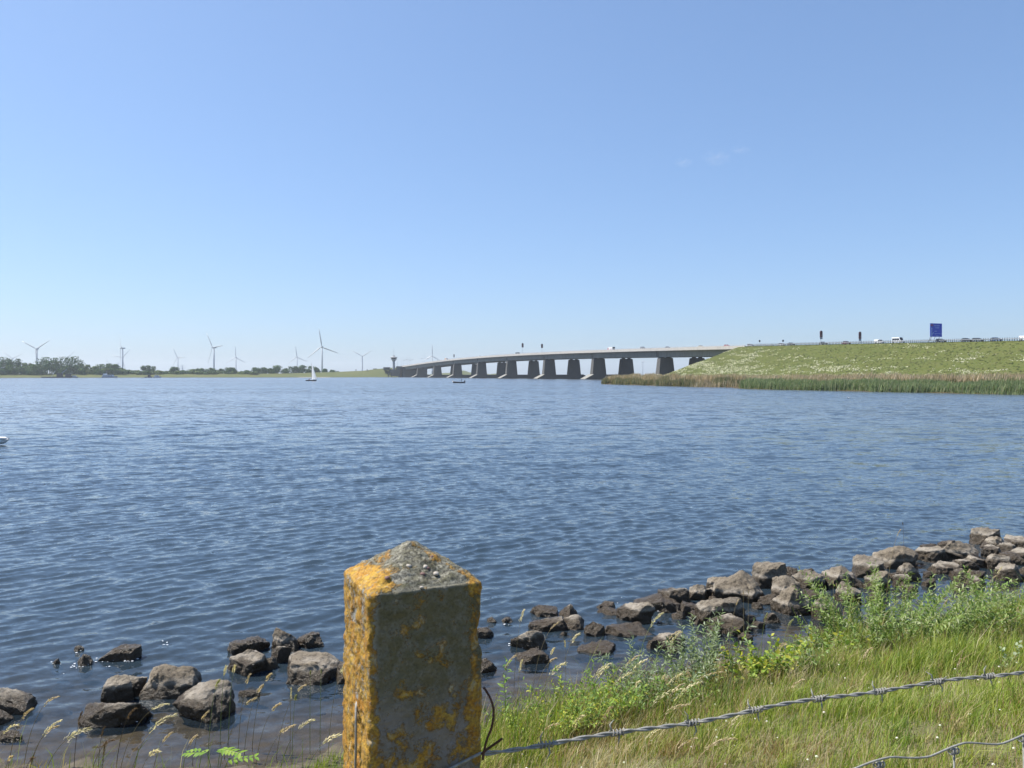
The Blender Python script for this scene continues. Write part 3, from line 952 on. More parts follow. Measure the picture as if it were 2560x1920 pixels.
nrm_ = np.stack([x, y, np.where(z > Z_EAVE, 0.12, 0.0)], -1)
nrm_ /= np.maximum(np.linalg.norm(nrm_, axis=-1, keepdims=True), 1e-9)
dsp = 0.0016 * fbm(x * 28, y * 28, z * 28, 3, 4) + 0.0011 * fbm(x * 130, y * 130, z * 130, 6, 3)
rough_left = smooth(-0.055, -0.066, x)
dsp += rough_left * 0.0024 * np.abs(fbm(x * 70, y * 70, z * 70, 12, 4)) + smooth(Z_EAVE - 0.004, Z_EAVE + 0.01, z) * 0.0016 * fbm(x * 90, y * 90, z * 90, 15, 3)
chip = smooth(0.080, 0.090, np.hypot(x, y)) * np.maximum(fbm(x * 22, y * 22, z * 22, 44, 3), 0)    # worn arrises
dsp -= chip * 0.006
V = V + nrm_ * dsp[..., None]
V[-1] = V[-1].mean(0)
idx = np.arange(len(rows) * per).reshape(len(rows), per)
fc = np.stack([idx[:-1], np.roll(idx, -1, 1)[:-1], np.roll(idx, -1, 1)[1:], idx[1:]], -1).reshape(-1, 4)
V[..., 0] = (V[..., 0] + HW) * 1.05 - HW
post = link("fence_post", np_mesh("fence_post", V.reshape(-1, 3), fc, M["post"], smooth_shade=True), None, POST_C, (0, 0, POST_YAW))
tag(post, "square concrete fence post with pyramid top crusted in orange lichen", "fence post")
pcol = [simple("pebble_pale", (0.40, 0.36, 0.31), 0.7, scale=200), simple("pebble_red", (0.16, 0.09, 0.08), 0.7, scale=200)]
def post_pt(u, f, out=-0.0012):
    """on the camera-side slope of the cap: u across, f up"""
    hw = HW * (1 - f)
    return Vector((u, -hw - out, Z_EAVE + f * (Z_APEX - Z_EAVE)))
for (u, f, r, m) in ((-0.010, 0.48, 0.0042, 0), (0.009, 0.42, 0.0046, 0), (0.011, 0.40, 0.0036, 1), (0.003, 0.28, 0.0042, 1), (0.019, 0.26, 0.0042, 0), (-0.004, 0.02, 0.0028, 0), (-0.040, 0.28, 0.004, 1), (0.022, 0.62, 0.005, 1), (0.018, 0.64, 0.005, 0)):
    bm = bmesh.new(); bmesh.ops.create_icosphere(bm, subdivisions=2, radius=r)
    for vv in bm.verts:
        vv.co *= 1 + 0.25 * float(vnoise(vv.co.x * 300 + u * 900, vv.co.y * 300, vv.co.z * 300, 7))
    pm = bpy.data.meshes.new("pebble"); bm.to_mesh(pm); bm.free(); pm.materials.append(pcol[m])
    for pl in pm.polygons: pl.use_smooth = True
    link("pebble", pm, post, post_pt(u, f)).scale = (0.85, 0.8, 0.6)

# ------------------------------------------------------------------ barbed wire and woven wire
WT = math.radians(17.5)
cw, sw = math.cos(WT), math.sin(WT)
def wire_pt(s, dz):
    return Vector((-0.036 + s * cw, 0.937 + s * sw, H - dz))
def sagz(s): return 0.449 - 0.004 * s + 0.0025 * math.sin(s * 9) + 0.0018 * math.sin(s * 23 + 1)
bw = empty("barbed_wire", wire_pt(0, 0.449))
tag(bw, "twisted galvanised barbed wire running from the lichened post", "barbed wire")
o0 = Vector(bw.location)
for ph in (0, math.pi):
    path = []
    for i in range(0, 1300):
        s = i * 0.0025
        a = s / 0.034 * 2 * math.pi * 0.5 * 1.15 + ph
        path.append(wire_pt(s, sagz(s)) + Vector((-sw, cw, 0)) * math.cos(a) * 0.00145 + Vector((0, 0, 1)) * math.sin(a) * 0.00145 - o0)
    MB().tube(path, 0.00145, 6).build("strand", M["steel"], bw, True)
for k in range(32):
    s = 0.079 + 0.1005 * k + random.Random(k).uniform(-0.004, 0.004)
    c0 = wire_pt(s, sagz(s)) - o0
    d = Vector((cw, sw, 0)); u = Vector((0, 0, 1)); w = Vector((-sw, cw, 0))
    mb = MB()
    R_k = random.Random(100 + k)
    coil = []
    for i in range(64):
        a = i / 63 * 4.2 * 2 * math.pi
        coil.append(c0 + d * (i / 63 - 0.5) * 0.020 + (u * math.cos(a) + w * math.sin(a)) * 0.0036)
    mb.tube(coil, 0.00095, 5)
    for q in range(4):
        a = R_k.uniform(0, 0.8) + q * math.pi / 2
        off = d * (-0.007 + 0.0047 * q)
        r = u * math.cos(a) + w * math.sin(a)
        mb.tube([c0 + off + r * 0.003, c0 + off + r * 0.010 + d * R_k.uniform(-0.002, 0.002), c0 + off + r * 0.0155 + d * R_k.uniform(-0.006, 0.006)], [0.0011, 0.001, 0.0003], 5)
    mb.build("barb", M["steel"], bw, True)
# the wire end pulled across the face of the post
ca, sa = math.cos(POST_YAW), math.sin(POST_YAW)
def post_w(x, y, z): return Vector((POST_C.x + x * ca - y * sa, POST_C.y + x * sa + y * ca, z))
path = [wire_pt(0.01, 0.449)] + [post_w(u, -HW - 0.0035, H - 0.449 - 0.035 * (HW - u) / (2 * HW)) for u in (0.066, 0.045, 0.02, -0.01, -0.04, -0.060)]
MB().tube([p - o0 for p in path], 0.0019, 6).build("wrap", M["steel"], bw, True)

ww = empty("woven_wire", wire_pt(0, 0.55))
tag(ww, "woven wire fence with upright stays below the barbed wire, lower right", "wire fence")
o0 = Vector(ww.location)
for j, dz in enumerate((0.546, 0.70, 0.85, 1.0, 1.15)):
    path = []
    for i in range(300):
        s = i * 0.0105
        kink = 0.0035 * (abs((s / 0.134) % 1 - 0.5) * 4 - 1) + 0.0025 * math.sin(s * 41 + j)
        path.append(wire_pt(s, dz + kink) - o0)
    MB().tube(path, 0.0015, 6).build("line_wire", M["steel"], ww, True)
for k in range(23):
    s = 0.045 + 0.134 * k
    mb = MB().tube([wire_pt(s, 0.545) - o0, wire_pt(s + 0.004, 0.70) - o0, wire_pt(s, 0.85) - o0, wire_pt(s + 0.003, 1.0) - o0, wire_pt(s, 1.16) - o0], 0.0015, 6)
    c0 = wire_pt(s, 0.5455 + 0.0045) - o0
    d = Vector((cw, sw, 0)); u = Vector((0, 0, 1)); w = Vector((-sw, cw, 0))
    coil = []
    for i in range(40):
        a = i / 39 * 3.2 * 2 * math.pi
        coil.append(c0 + d * (i / 39 - 0.5) * 0.016 + (u * math.cos(a) + w * math.sin(a)) * 0.0036)
    mb.tube(coil, 0.0013, 5)
    mb.build("stay", M["steel"], ww, True)
# tie wires on the post
path = [post_w(-HW - 0.001, -0.012, H - 0.386), post_w(-HW - 0.004, -0.020, H - 0.390), post_w(-HW - 0.0055, -0.026, H - 0.403), post_w(-HW - 0.0055, -0.026, H - 0.43), post_w(-HW - 0.005, -0.020, H - 0.465), post_w(-HW - 0.005, -0.014, H - 0.50), post_w(-HW - 0.005, -0.010, H - 0.56)]
mb = MB().tube([p - path[0] for p in path], 0.0015, 7)
o = mb.build("tie_wire", M["steel"], None, True, path[0])
tag(o, "grey tie wire end standing up along the lit side of the post", "wire")
pr = [px(1209, 1718, 0.915), px(1224, 1742, 0.915), px(1234, 1775, 0.915), px(1230, 1815, 0.916), px(1217, 1850, 0.918), px(1209, 1884, 0.92), px(1207, 1900, 0.92)]
def cat(pts, n=6):
    out = []
    for i in range(len(pts) - 1):
        p0, p1, p2, p3 = pts[max(i - 1, 0)], pts[i], pts[i + 1], pts[min(i + 2, len(pts) - 1)]
        for k in range(n):
            u = k / n
            out.append(0.5 * ((2 * p1) + (p2 - p0) * u + (2 * p0 - 5 * p1 + 4 * p2 - p3) * u * u + (3 * p1 - p0 - 3 * p2 + p3) * u ** 3))
    return out + [pts[-1]]
tw_ = empty("tie_wire", pr[5])
tag(tw_, "bent rusty tie wire sticking out from the shaded right edge of the post", "wire")
MB().tube([p - pr[5] for p in cat(pr)], 0.0015, 6).build("loop", M["rust"], tw_, True)
pr2 = [px(1204, 1886, 0.928), px(1218, 1873, 0.926), px(1240, 1858, 0.924), px(1256, 1846, 0.922)]
MB().tube([p - pr[5] for p in cat(pr2)], [0.0015] * 18 + [0.001], 6).build("tail", M["rust"], tw_, True)

# ------------------------------------------------------------------ boulders
t = NT("boulder_stone")
v = t.coord("World")
oi = t.n("ObjectInfo")
sx = t.n("SeparateXYZ"); g = t.n("NewGeometry"); t.l(g.outputs["Position"], sx.inputs[0])
n1 = t.noise(v, 4.0, 6, 0.65, 0.3)
n2 = t.noise(v, 22.0, 6, 0.7)
n3 = t.noise(v, 90.0, 4, 0.6)
dry = t.mix(n1, (0.085, 0.066, 0.045), (0.28, 0.232, 0.165))
dry = t.mix(t.math('MULTIPLY', oi.outputs["Random"], 0.55), dry, t.mix(n1, (0.10, 0.085, 0.066), (0.26, 0.23, 0.185)))
dry = t.mix(t.ramp(n2, [(0.49, 0.0), (0.64, 0.85)]), dry, (0.065, 0.05, 0.037))
dry = t.mix(t.ramp(n3, [(0.58, 0.0), (0.72, 0.6)]), dry, (0.46, 0.42, 0.36))
wet = t.mix(n2, (0.022, 0.016, 0.011), (0.085, 0.06, 0.032))
wl = t.math('ADD', sx.outputs["Z"], t.math('MULTIPLY', t.math('SUBTRACT', t.math('ADD', n1, t.math('MULTIPLY', n2, 0.4)), 0.7), 0.16))
wl = t.math('SUBTRACT', wl, t.math('MULTIPLY', oi.outputs["Random"], 0.09))
wm = t.ramp(t.math('ADD', t.math('MULTIPLY', wl, 2.0), 0.3), [(0.46, 1.0), (0.54, 0.0)])
crust = t.ramp(t.math('ADD', t.math('MULTIPLY', wl, 2.0), 0.3), [(0.50, 0.0), (0.56, 1.0), (0.66, 0.0)])
c = t.mix(wm, dry, wet)
c = t.mix(t.math('MULTIPLY', t.math('MULTIPLY', crust, n2), 0.75), c, (0.52, 0.47, 0.40))
rgh = t.mix(wm, (0.9, 0.9, 0.9), (0.32, 0.32, 0.32))
hgt = t.math('ADD', t.math('MULTIPLY', n2, 1.0), t.math('MULTIPLY', n3, 0.35))
nd = t.n("BsdfPrincipled"); t.l(c, nd.inputs["Base Color"]); t.l(rgh, nd.inputs["Roughness"]); nd.inputs["Specular IOR Level"].default_value = 0.4
t.l(t.bump(hgt, 1.0, 0.035), nd.inputs["Normal"])
M["rock"] = t.done(nd.outputs[0])

_bm = bmesh.new(); bmesh.ops.create_icosphere(_bm, subdivisions=5, radius=1.0)
ICO_V = np.array([v_.co[:] for v_ in _bm.verts]); ICO_F = np.array([[q.index for q in f_.verts] for f_ in _bm.faces])
_bm.free()
_bm = bmesh.new(); bmesh.ops.create_icosphere(_bm, subdivisions=4, radius=1.0)
ICO4_V = np.array([v_.co[:] for v_ in _bm.verts]); ICO4_F = np.array([[q.index for q in f_.verts] for f_ in _bm.faces])
_bm.free()
def rock_mesh(seed, W, D, Hh, sub, kind):
    r = np.random.default_rng(seed)
    v, faces_ = (ICO_V.copy(), ICO_F) if W > 0.27 else (ICO4_V.copy(), ICO4_F)
    a = r.uniform(-0.45, 0.45)
    Rz = np.array([[math.cos(a), -math.sin(a), 0], [math.sin(a), math.cos(a), 0], [0, 0, 1]])
    def cut(n, off):
        n = np.asarray(n, float); n = n / np.linalg.norm(n)
        d = v @ n
        m = d > off
        v[m] -= np.outer(d[m] - off, n)
    js = 0.36
    base = [(1, 0, 0), (-1, 0, 0), (0, 1, 0), (0, -1, 0)]
    offs = {'b': 0.60, 's': 0.62, 'w': 0.62, 'p': 0.60, 'r': 0.74}[kind]
    if kind == 'p': base += [(0.9, -0.25, 0.95), (-0.9, -0.3, 0.85), (0.1, 0.9, 0.8), (0.0, -1, 0.62)]
    elif kind == 'w': base += [(-0.55, -0.25, 0.85), (0.9, -0.2, 0.35), (0.1, 0.5, 0.9)]
    else: base += [(r.normal(0, 0.12), r.normal(-0.08, 0.14), 1)]
    for b_ in base:
        n = np.array(b_, float) + r.normal(0, js if kind != 'r' else 0.35, 3) * (1, 1, 0.4)
        cut(Rz @ n, offs * r.uniform(0.82, 1.1) * (0.85 if b_[2] > 0.5 and kind in 'pw' else 1))
    for _ in range(7):
        n = r.normal(0, 1, 3); n[2] = abs(n[2]) * 0.8
        cut(n, r.uniform(0.52, 0.80) if kind != 'r' else r.uniform(0.66, 0.88))
    if kind == 'w': pass
    lo, hi = v.min(0), v.max(0)
    v = (v - (lo + hi) / 2) / (hi - lo)                   # unit box
    tot = Hh + sub
    v = v * np.array([W, D, tot]) + np.array([0, 0, tot / 2 - sub])
    sc = max(W, D, tot)
    nrm = v - np.array([0, 0, tot / 2 - sub]); nrm /= np.linalg.norm(nrm, axis=1, keepdims=True)
    q = v / sc
    d = 0.034 * fbm(q[:, 0] * 4 + seed, q[:, 1] * 4, q[:, 2] * 4, seed, 3) + 0.024 * fbm(q[:, 0] * 15, q[:, 1] * 15, q[:, 2] * 15, seed + 5, 3)
    crack = -0.03 * np.exp(-(vnoise(q[:, 0] * 3.5, q[:, 1] * 3.5, q[:, 2] * 7, seed + 9) / 0.06) ** 2)
    v = v + nrm * ((d + crack * 0.5) * sc)[:, None]
    return np_mesh("boulder", v, faces_, M["rock"], smooth_shade=True)

ROCKS = [
 # x0, x1, ytop, ybase, kind, label (or None)
 (-48, 68, 1721, 1792, 'p', "dark boulder cut off by the left edge of the picture"),
 (-34, 18, 1778, 1816, 'b', "small dark boulder below the left-edge boulder"),
 (-30, 65, 1836, 1857, 's', "low flat stone barely above water near the lower left corner"),
 (203, 356, 1751, 1822, 'w', "long pale sloping boulder in front of the left boulder group"),
 (242, 326, 1693, 1764, 'b', "squarish brown boulder behind the long pale sloping boulder"),
 (298, 361, 1688, 1742, 'b', "dark boulder tucked behind the squarish brown boulder"),
 (360, 492, 1665, 1752, 'p', "peaked grey boulder behind the biggest left block"),
 (430, 572, 1714, 1808, 'b', "big pale-topped block nearest the grass, left of the post"),
 (257, 349, 1610, 1654, 's', "flat cracked wet boulder farthest out on the left"),
 (191, 228, 1636, 1668, 'p', "small wet stone washed by small waves beside the flat cracked boulder"),
 (180, 206, 1620, 1632, 'r', "tiny wet stone farthest out among the white flecks"),
 (128, 152, 1650, 1663, 'r', "tiny wave-washed stone left of the white flecks"),
 (571, 664, 1593, 1638, 'b', "mottled boulder behind the rounded dark boulder"),
 (560, 663, 1628, 1690, 'r', "rounded dark boulder in the group left of the post"),
 (654, 692, 1645, 1678, 'p', "small dark stone leaning on the rounded dark boulder"),
 (669, 742, 1575, 1634, 'p', "tall peaked brown boulder left of the post"),
 (675, 726, 1614, 1658, 'w', "narrow tan stone leaning before the tall peaked boulder"),
 (733, 812, 1581, 1622, 'b', "dark-faced boulder right of the tall peaked boulder"),
 (790, 806, 1607, 1621, 'p', "tiny stone at the foot of the dark-faced boulder"),
 (700, 851, 1641, 1714, 's', "large smooth grey slab with dark shaded front, left of the post"),
 (836, 905, 1650, 1712, 'b', "boulder half hidden behind the left side of the post"),
 (596, 648, 1726, 1746, 's', "flat pale stone just awash before the grey slab"),
 (1180, 1236, 1569, 1597, 'b', "dark stone peeping out right of the post"),
 (1175, 1239, 1650, 1688, 'b', "brown stone low beside the right of the post"),
 (1286, 1376, 1627, 1662, 'r', "mossy brown stone awash right of the post"),
 (1273, 1374, 1576, 1628, 'w', "wedge-shaped boulder with black right face, right of the post"),
 (1330, 1396, 1516, 1545, 'b', "wet grey stone at the back of the four-stone cluster"),
 (1320, 1412, 1537, 1580, 's', "flat brown slab at the front of the four-stone cluster"),
 (1394, 1451, 1512, 1549, 'p', "pale-faced stone topping the four-stone cluster"),
 (1403, 1462, 1541, 1577, 'r', "rounded stone at the right of the four-stone cluster"),
 (1218, 1240, 1545, 1559, 'r', None), (1254, 1284, 1546, 1558, 'r', None), (1399, 1419, 1580, 1592, 'b', None),
 (1459, 1512, 1558, 1593, 'p', "pale-capped stone between the cluster and the long low slab"),
 (1511, 1624, 1559, 1594, 's', "long low slab with a pale patch"),
 (1488, 1541, 1504, 1524, 's', None), (1484, 1570, 1516, 1540, 's', None),
 (1549, 1630, 1508, 1558, 'b', "bulky wet boulder before the rough low ridge"),
 (1592, 1697, 1493, 1532, 's', "rough low wet ridge of stone"),
 (1647, 1726, 1473, 1515, 'b', "pale-crowned wet boulder behind the rough low ridge"),
 (1718, 1771, 1466, 1503, 'b', None), (1701, 1764, 1508, 1541, 's', "white-topped slab with dark front, middle row"),
 (1727, 1771, 1540, 1556, 'r', None),
 (1755, 1872, 1497, 1564, 'w', "long pale tilted slab sloping down to the right"),
 (1776, 1865, 1543, 1591, 's', "half-sunk slab with pale strip below the tilted slab"),
 (1624, 1708, 1583, 1624, 'r', None), (1441, 1541, 1606, 1638, 's', "flat tan stone awash behind the willow shoots"),
 (1770, 1848, 1442, 1486, 'b', None),
 (1792, 1908, 1441, 1511, 'p', "large smooth grey triangular boulder"),
 (1879, 1965, 1412, 1473, 'b', "white-topped boulder with dark front at the outer edge"),
 (1932, 2001, 1446, 1508, 'b', "leaning grey block right of the large triangular boulder"),
 (1944, 2036, 1469, 1541, 'p', "pyramid-like grey boulder with its foot in the water"),
 (1896, 1949, 1487, 1515, 's', None), (1881, 1908, 1508, 1526, 'r', None), (1979, 2004, 1438, 1450, 'r', None),
 (1990, 2067, 1433, 1476, 'w', "smooth grey wedge behind the pyramid-like boulder"),
 (2037, 2108, 1496, 1554, 'p', "brown-footed boulder next to the willow bush"),
 (2066, 2153, 1421, 1472, 'p', "broad angular grey boulder in the middle of the row"),
 (2098, 2155, 1462, 1511, 'r', None), (2017, 2037, 1424, 1440, 'r', None), (1878, 1914, 1556, 1574, 'b', None), (2013, 2068, 1476, 1497, 's', None),
 (2136, 2220, 1398, 1447, 'b', None), (2188, 2300, 1371, 1423, 'r', "long smooth brown boulder above the willow bush"),
 (2168, 2222, 1432, 1480, 'b', None), (2243, 2300, 1409, 1455, 'p', None), (2295, 2374, 1370, 1408, 'w', None), (2311, 2364, 1361, 1379, 's', None),
 (2357, 2447, 1356, 1407, 'p', "broad brown boulder with glinting wet foot, right row"),
 (2331, 2403, 1407, 1438, 's', None), (2390, 2447, 1398, 1432, 's', "flat white-rimmed slab above the pool"),
 (2426, 2471, 1392, 1422, 's', None), (2436, 2503, 1324, 1363, 'r', "rounded boulder highest in the picture, right row"),
 (2458, 2523, 1343, 1377, 'b', None), (2456, 2507, 1366, 1397, 's', None), (2470, 2525, 1387, 1426, 'p', None), (2496, 2549, 1361, 1386, 'r', None),
 (2518, 2590, 1375, 1410, 'b', None), (2514, 2605, 1343, 1376, 's', None), (2496, 2551, 1413, 1454, 'r', None), (2430, 2469, 1457, 1473, 'r', None),
 (2392, 2419, 1459, 1480, 'r', None), (2422, 2463, 1430, 1450, 'b', None), (2311, 2342, 1450, 1470, 'r', None), (2180, 2205, 1482, 1510, 'r', None),
 (2534, 2585, 1437, 1451, 's', None), (2239, 2276, 1440, 1470, 'b', None), (2388, 2427, 1428, 1458, 'b', None),
]
auto = sorted([r for r in ROCKS if r[5] is None], key=lambda r: r[0])
auto_lab = {}
z1 = [r for r in auto if r[0] < 1500]; z2 = [r for r in auto if 1500 <= r[0] < 2120]; z3 = [r for r in auto if r[0] >= 2120]
for zone, txt in ((z1, "small low stone right of the post, %s of the minor ones from the left"), (z2, "minor brown stone among the middle row of boulders, %s from the left"), (z3, "brown stone in the crowded right row of boulders, %s from the left")):
    for i, r in enumerate(zone): auto_lab[id(r)] = txt % ORD[i]
for i, rk in enumerate(ROCKS):
    x0, x1, yt, yb, kind, lab = rk
    d = wd(yb) + 0.02
    W = (x1 - x0) / F * d
    D = W * {'b': 0.8, 's': 0.75, 'w': 0.6, 'p': 0.8, 'r': 0.8}[kind]
    D = min(D, 0.95)
    kk_ = {'b': 0.55, 's': 0.7, 'w': 0.5, 'p': 0.45, 'r': 0.5}[kind]
    hgt_ = H - (yt - HY) / F * (d + kk_ * D)
    while hgt_ < 0.07 and D > 0.12:
        D *= 0.85; hgt_ = H - (yt - HY) / F * (d + kk_ * D)
    hgt_ = max(hgt_, 0.05)
    cy = d + D * 0.5
    cx_ = ((x0 + x1) / 2 - 1280) / F * (d + D * 0.3)
    o = link("boulder", rock_mesh(300 + i * 7, W * (1.15 if x0 > 1500 else 1.06), D * 1.12, hgt_ * (1.10 if x0 > 1500 else 1.0) + 0.01, 0.14 + 0.15 * hgt_, kind), None, (cx_, cy, 0.0))
    tag(o, lab or auto_lab[id(rk)], "boulder", "boulders along the water's edge")
# smaller stones wedged into the gaps of the middle and right rows
rf = random.Random(77)
fill = []
for k in range(46):
    a = ROCKS[rf.randrange(38, len(ROCKS))]
    cxp = rf.uniform(a[0] - 25, a[1] + 25); yb_ = a[3] + rf.uniform(-16, 14)
    if cxp > 2585 or cxp < 1560: continue
    fill.append((cxp, yb_, rf.uniform(22, 48), rf.choice('bbwsp')))
fill.sort()
for i, (cxp, yb_, wp, kd) in enumerate(fill):
    d = wd(yb_); W = wp / F * d
    o = link("wedged_stone", rock_mesh(1300 + i * 5, W, W * 0.8, W * rf.uniform(0.3, 0.6), 0.12, kd), None, ((cxp - 1280) / F * d, d + W * 0.4, 0.0))
    o.rotation_euler = (0, 0, rf.uniform(-0.5, 0.5))
    tag(o, "smaller stone wedged among the right-hand boulders, %s from the left" % ORD[i], "stone", "stones wedged between the boulders")
# sunken stones seen through the shallow water
r = random.Random(8)
V_, F_, b_ = [], [], 0
stones = []
for i in range(260):
    x = r.uniform(-6.5, 9); y = float(np.interp(x, SX, SY)) + r.uniform(0.5, 5.0)
    if abs(x) > 0.8 * y: continue
    s = r.uniform(0.05, 0.17)
    v = ICO_V[:162].copy() if False else None
    stones.append((x, y, s))
_bm = bmesh.new(); bmesh.ops.create_icosphere(_bm, subdivisions=2, radius=1.0)
IV = np.array([v_.co[:] for v_ in _bm.verts]); IF = np.array([[q.index for q in f_.verts] for f_ in _bm.faces]); _bm.free()
for i, (x, y, s) in enumerate(stones):
    q = IV * np.array([s, s * r.uniform(0.6, 1), s * r.uniform(0.3, 0.55)])
    q = q * (1 + 0.25 * vnoise(IV[:, 0] * 1.5 + i, IV[:, 1] * 1.5, IV[:, 2] * 1.5, i))[:, None]
    V_.append(q + np.array([x, y, min(float(ground(x, y)), -0.05) - s * 0.25])); F_.append(IF + b_); b_ += len(IV)
tag(link("pebbles", np_mesh("pebbles", np.concatenate(V_), np.concatenate(F_), M["rock"], smooth_shade=True)), "sunken stones on the shallow lake bed along the shore", "stones", kind="stuff")

# white surf flecks at the outer stones, with sun glints put into their colour
r = np.random.default_rng(19)
V_, F_, b_ = [], [], 0
for (x0, y0, x1, y1, n) in ((175, 1668, 262, 1650, 90), (262, 1655, 345, 1650, 40), (425, 1612, 400, 1606, 26), (128, 1662, 150, 1660, 18), (205, 1628, 180, 1630, 22), (205, 1800, 330, 1812, 46), (1275, 1612, 1330, 1625, 24), (1255, 1560, 1280, 1558, 18), (1525, 1505, 1560, 1500, 12), (1610, 1530, 1690, 1530, 26), (1975, 1538, 2010, 1540, 16), (2485, 1358, 2560, 1345, 18), (95, 1700, 240, 1660, 14), (240, 1690, 330, 1640, 12)):
    for k in range(int(n * 0.3)):
        u = r.uniform(); xx = x0 + (x1 - x0) * u + r.normal(0, 5); yy = y0 + (y1 - y0) * u + r.normal(0, 4)
        d = wd(yy); q = r.uniform(0.002, 0.006)
        V_.append(IV * np.array([q * r.uniform(1, 3), q * r.uniform(1, 2), q * 0.6]) + np.array([(xx - 1280) / F * d, d, 0.012])); F_.append(IF + b_); b_ += len(IV)
M["foam_glints"] = simple("foam_glints", (0.8, 0.82, 0.84), 0.5, var=0.03)
tag(link("foam_glints", np_mesh("foam_glints", np.concatenate(V_), np.concatenate(F_), M["foam_glints"], smooth_shade=True)), "white surf flecks and painted sun glints around the outer stones", "foam_glints", kind="stuff")
# ------------------------------------------------------------------ grass on the near bank
GREEN = np.array([(0.19, 0.265, 0.03), (0.25, 0.31, 0.04), (0.135, 0.21, 0.026), (0.31, 0.34, 0.075)])
STRAW = np.array([(0.42, 0.35, 0.18), (0.34, 0.27, 0.12), (0.50, 0.44, 0.27), (0.26, 0.18, 0.08)])
def blades(x, y, h, w, lean, col_, seed, bend=0.5):
    r = np.random.default_rng(seed)
    n = len(x)
    a = r.uniform(0, 2 * math.pi, n)
    z = ground(x, y) - 0.015
    la = np.where(r.uniform(0, 1, n) < 0.6, r.normal(0.35, 0.7, n), r.uniform(0, 6.28, n))
    L = lean * h * r.uniform(0.3, 1.4, n)
    dx, dy = np.cos(la) * L, np.sin(la) * L
    wx, wy = np.cos(a) * w, np.sin(a) * w
    V = np.zeros((n, 5, 3))
    V[:, 0] = np.stack([x - wx, y - wy, z], -1)
    V[:, 1] = np.stack([x + wx, y + wy, z], -1)
    V[:, 2] = np.stack([x - wx * 0.75 + dx * 0.32, y - wy * 0.75 + dy * 0.32, z + h * 0.58], -1)
    V[:, 3] = np.stack([x + wx * 0.75 + dx * 0.32, y + wy * 0.75 + dy * 0.32, z + h * 0.58], -1)
    V[:, 4] = np.stack([x + dx, y + dy, z + h * (1 - bend * 0.3 * r.uniform(0, 1, n))], -1)
    Fc = (np.arange(n)[:, None, None] * 5 + np.array([(0, 1, 3), (0, 3, 2), (2, 3, 4)])[None]).reshape(-1, 3)
    return V.reshape(-1, 3), Fc, np.repeat(col_, 5, 0)
def sample(n, seed, xr, yr, smin, smax, pw=1.0):
    r = np.random.default_rng(seed)
    x = r.uniform(*xr, n); y = r.uniform(*yr, n)
    s = shore_s(x, y) + 0.25 * vnoise(x * 0.7, y * 0.7, 0.0, 5)
    k = (s > smin) & (s < smax) & (np.abs(x) < 0.9 * y + 0.4)
    dens = np.clip((6.5 / y) ** pw, 0.1, 1.0)
    k &= r.uniform(0, 1, n) < dens
    return x[k], y[k], s[k], np.random.default_rng(seed + 1)
x, y, s, r = sample(520000, 21, (-5.5, 11), (2.9, 14), 0.05, 9, 0.8)
dryn = fbm(x * 0.55, y * 0.55, 0.0, 61, 4)
strawp = np.clip(0.17 + 0.85 * dryn + 0.32 * smooth(1.6, 4.2, s), 0.05, 0.88)
iss = r.uniform(0, 1, len(x)) < strawp
cc = np.where(iss[:, None], STRAW[r.integers(0, 4, len(x))], GREEN[r.integers(0, 4, len(x))]) * r.uniform(0.75, 1.2, (len(x), 1))
hh = r.uniform(0.04, 0.15, len(x)) * (1 + 1.1 * smooth(2.6, 0.4, s)) * (1 + 0.7 * fbm(x * 1.3, y * 1.3, 0.0, 63, 4)) * np.where(r.uniform(0, 1, len(x)) < 0.05, 2.0, 1.0) * (1 - 0.5 * smooth(0.25, 0.6, dryn))
ok = (hh > 0.02) & ((x > -1.7) | (r.uniform(0, 1, len(x)) < 0.22))
ww_ = r.uniform(0.0018, 0.0042, len(x)) * (y / 6.0) ** 0.6
P1 = blades(x[ok], y[ok], hh[ok], ww_[ok], 0.55, cc[ok], 71)
x, y, s, r = sample(110000, 22, (-5.5, 11), (4.5, 14), -0.15, 1.7, 0.6)
cl = fbm(x * 1.1, y * 1.1, 0.0, 91, 3)
k = (r.uniform(-0.6, 0.9, len(x)) < cl) & ((x > -0.6) | (r.uniform(0, 1, len(x)) < 0.10))
x, y, s, cl = x[k], y[k], s[k], cl[k]
cc = np.where((r.uniform(0, 1, len(x)) < 0.14)[:, None], STRAW[r.integers(0, 4, len(x))], GREEN[r.integers(0, 3, len(x))]) * r.uniform(0.7, 1.2, (len(x), 1))
P2 = blades(x, y, r.uniform(0.15, 0.46, len(x)) * (0.8 + 0.45 * cl) * (1 - 0.25 * smooth(1.5, 3.2, x)), r.uniform(0.002, 0.0042, len(x)), 0.4, cc, 72)
# tussocks and leaning dry stems break up the turf
tx, ty, ts, r = sample(900, 27, (-0.8, 9), (3.9, 12.5), 0.3, 6, 0.3)
bx_, by_, bh_, bc_ = [], [], [], []
for i in range(min(len(tx), 330)):
    m = int(r.uniform(25, 70)); rad = r.uniform(0.02, 0.07)
    bx_.append(tx[i] + r.normal(0, rad, m)); by_.append(ty[i] + r.normal(0, rad, m))
    bh_.append(r.uniform(0.5, 1.0, m) * r.uniform(0.12, 0.30))
    base_c = (GREEN if r.uniform() < 0.62 else STRAW)[r.integers(0, 4)]
    bc_.append(base_c * r.uniform(0.7, 1.15, (m, 1)))
bx_, by_, bh_, bc_ = np.concatenate(bx_), np.concatenate(by_), np.concatenate(bh_), np.concatenate(bc_)
P3 = blades(bx_, by_, bh_, np.full(len(bx_), 0.0024), 0.9, bc_, 73)
x, y, s, r = sample(16000, 29, (-1.2, 9.5), (3.8, 12.5), 0.2, 6.5, 0.4)
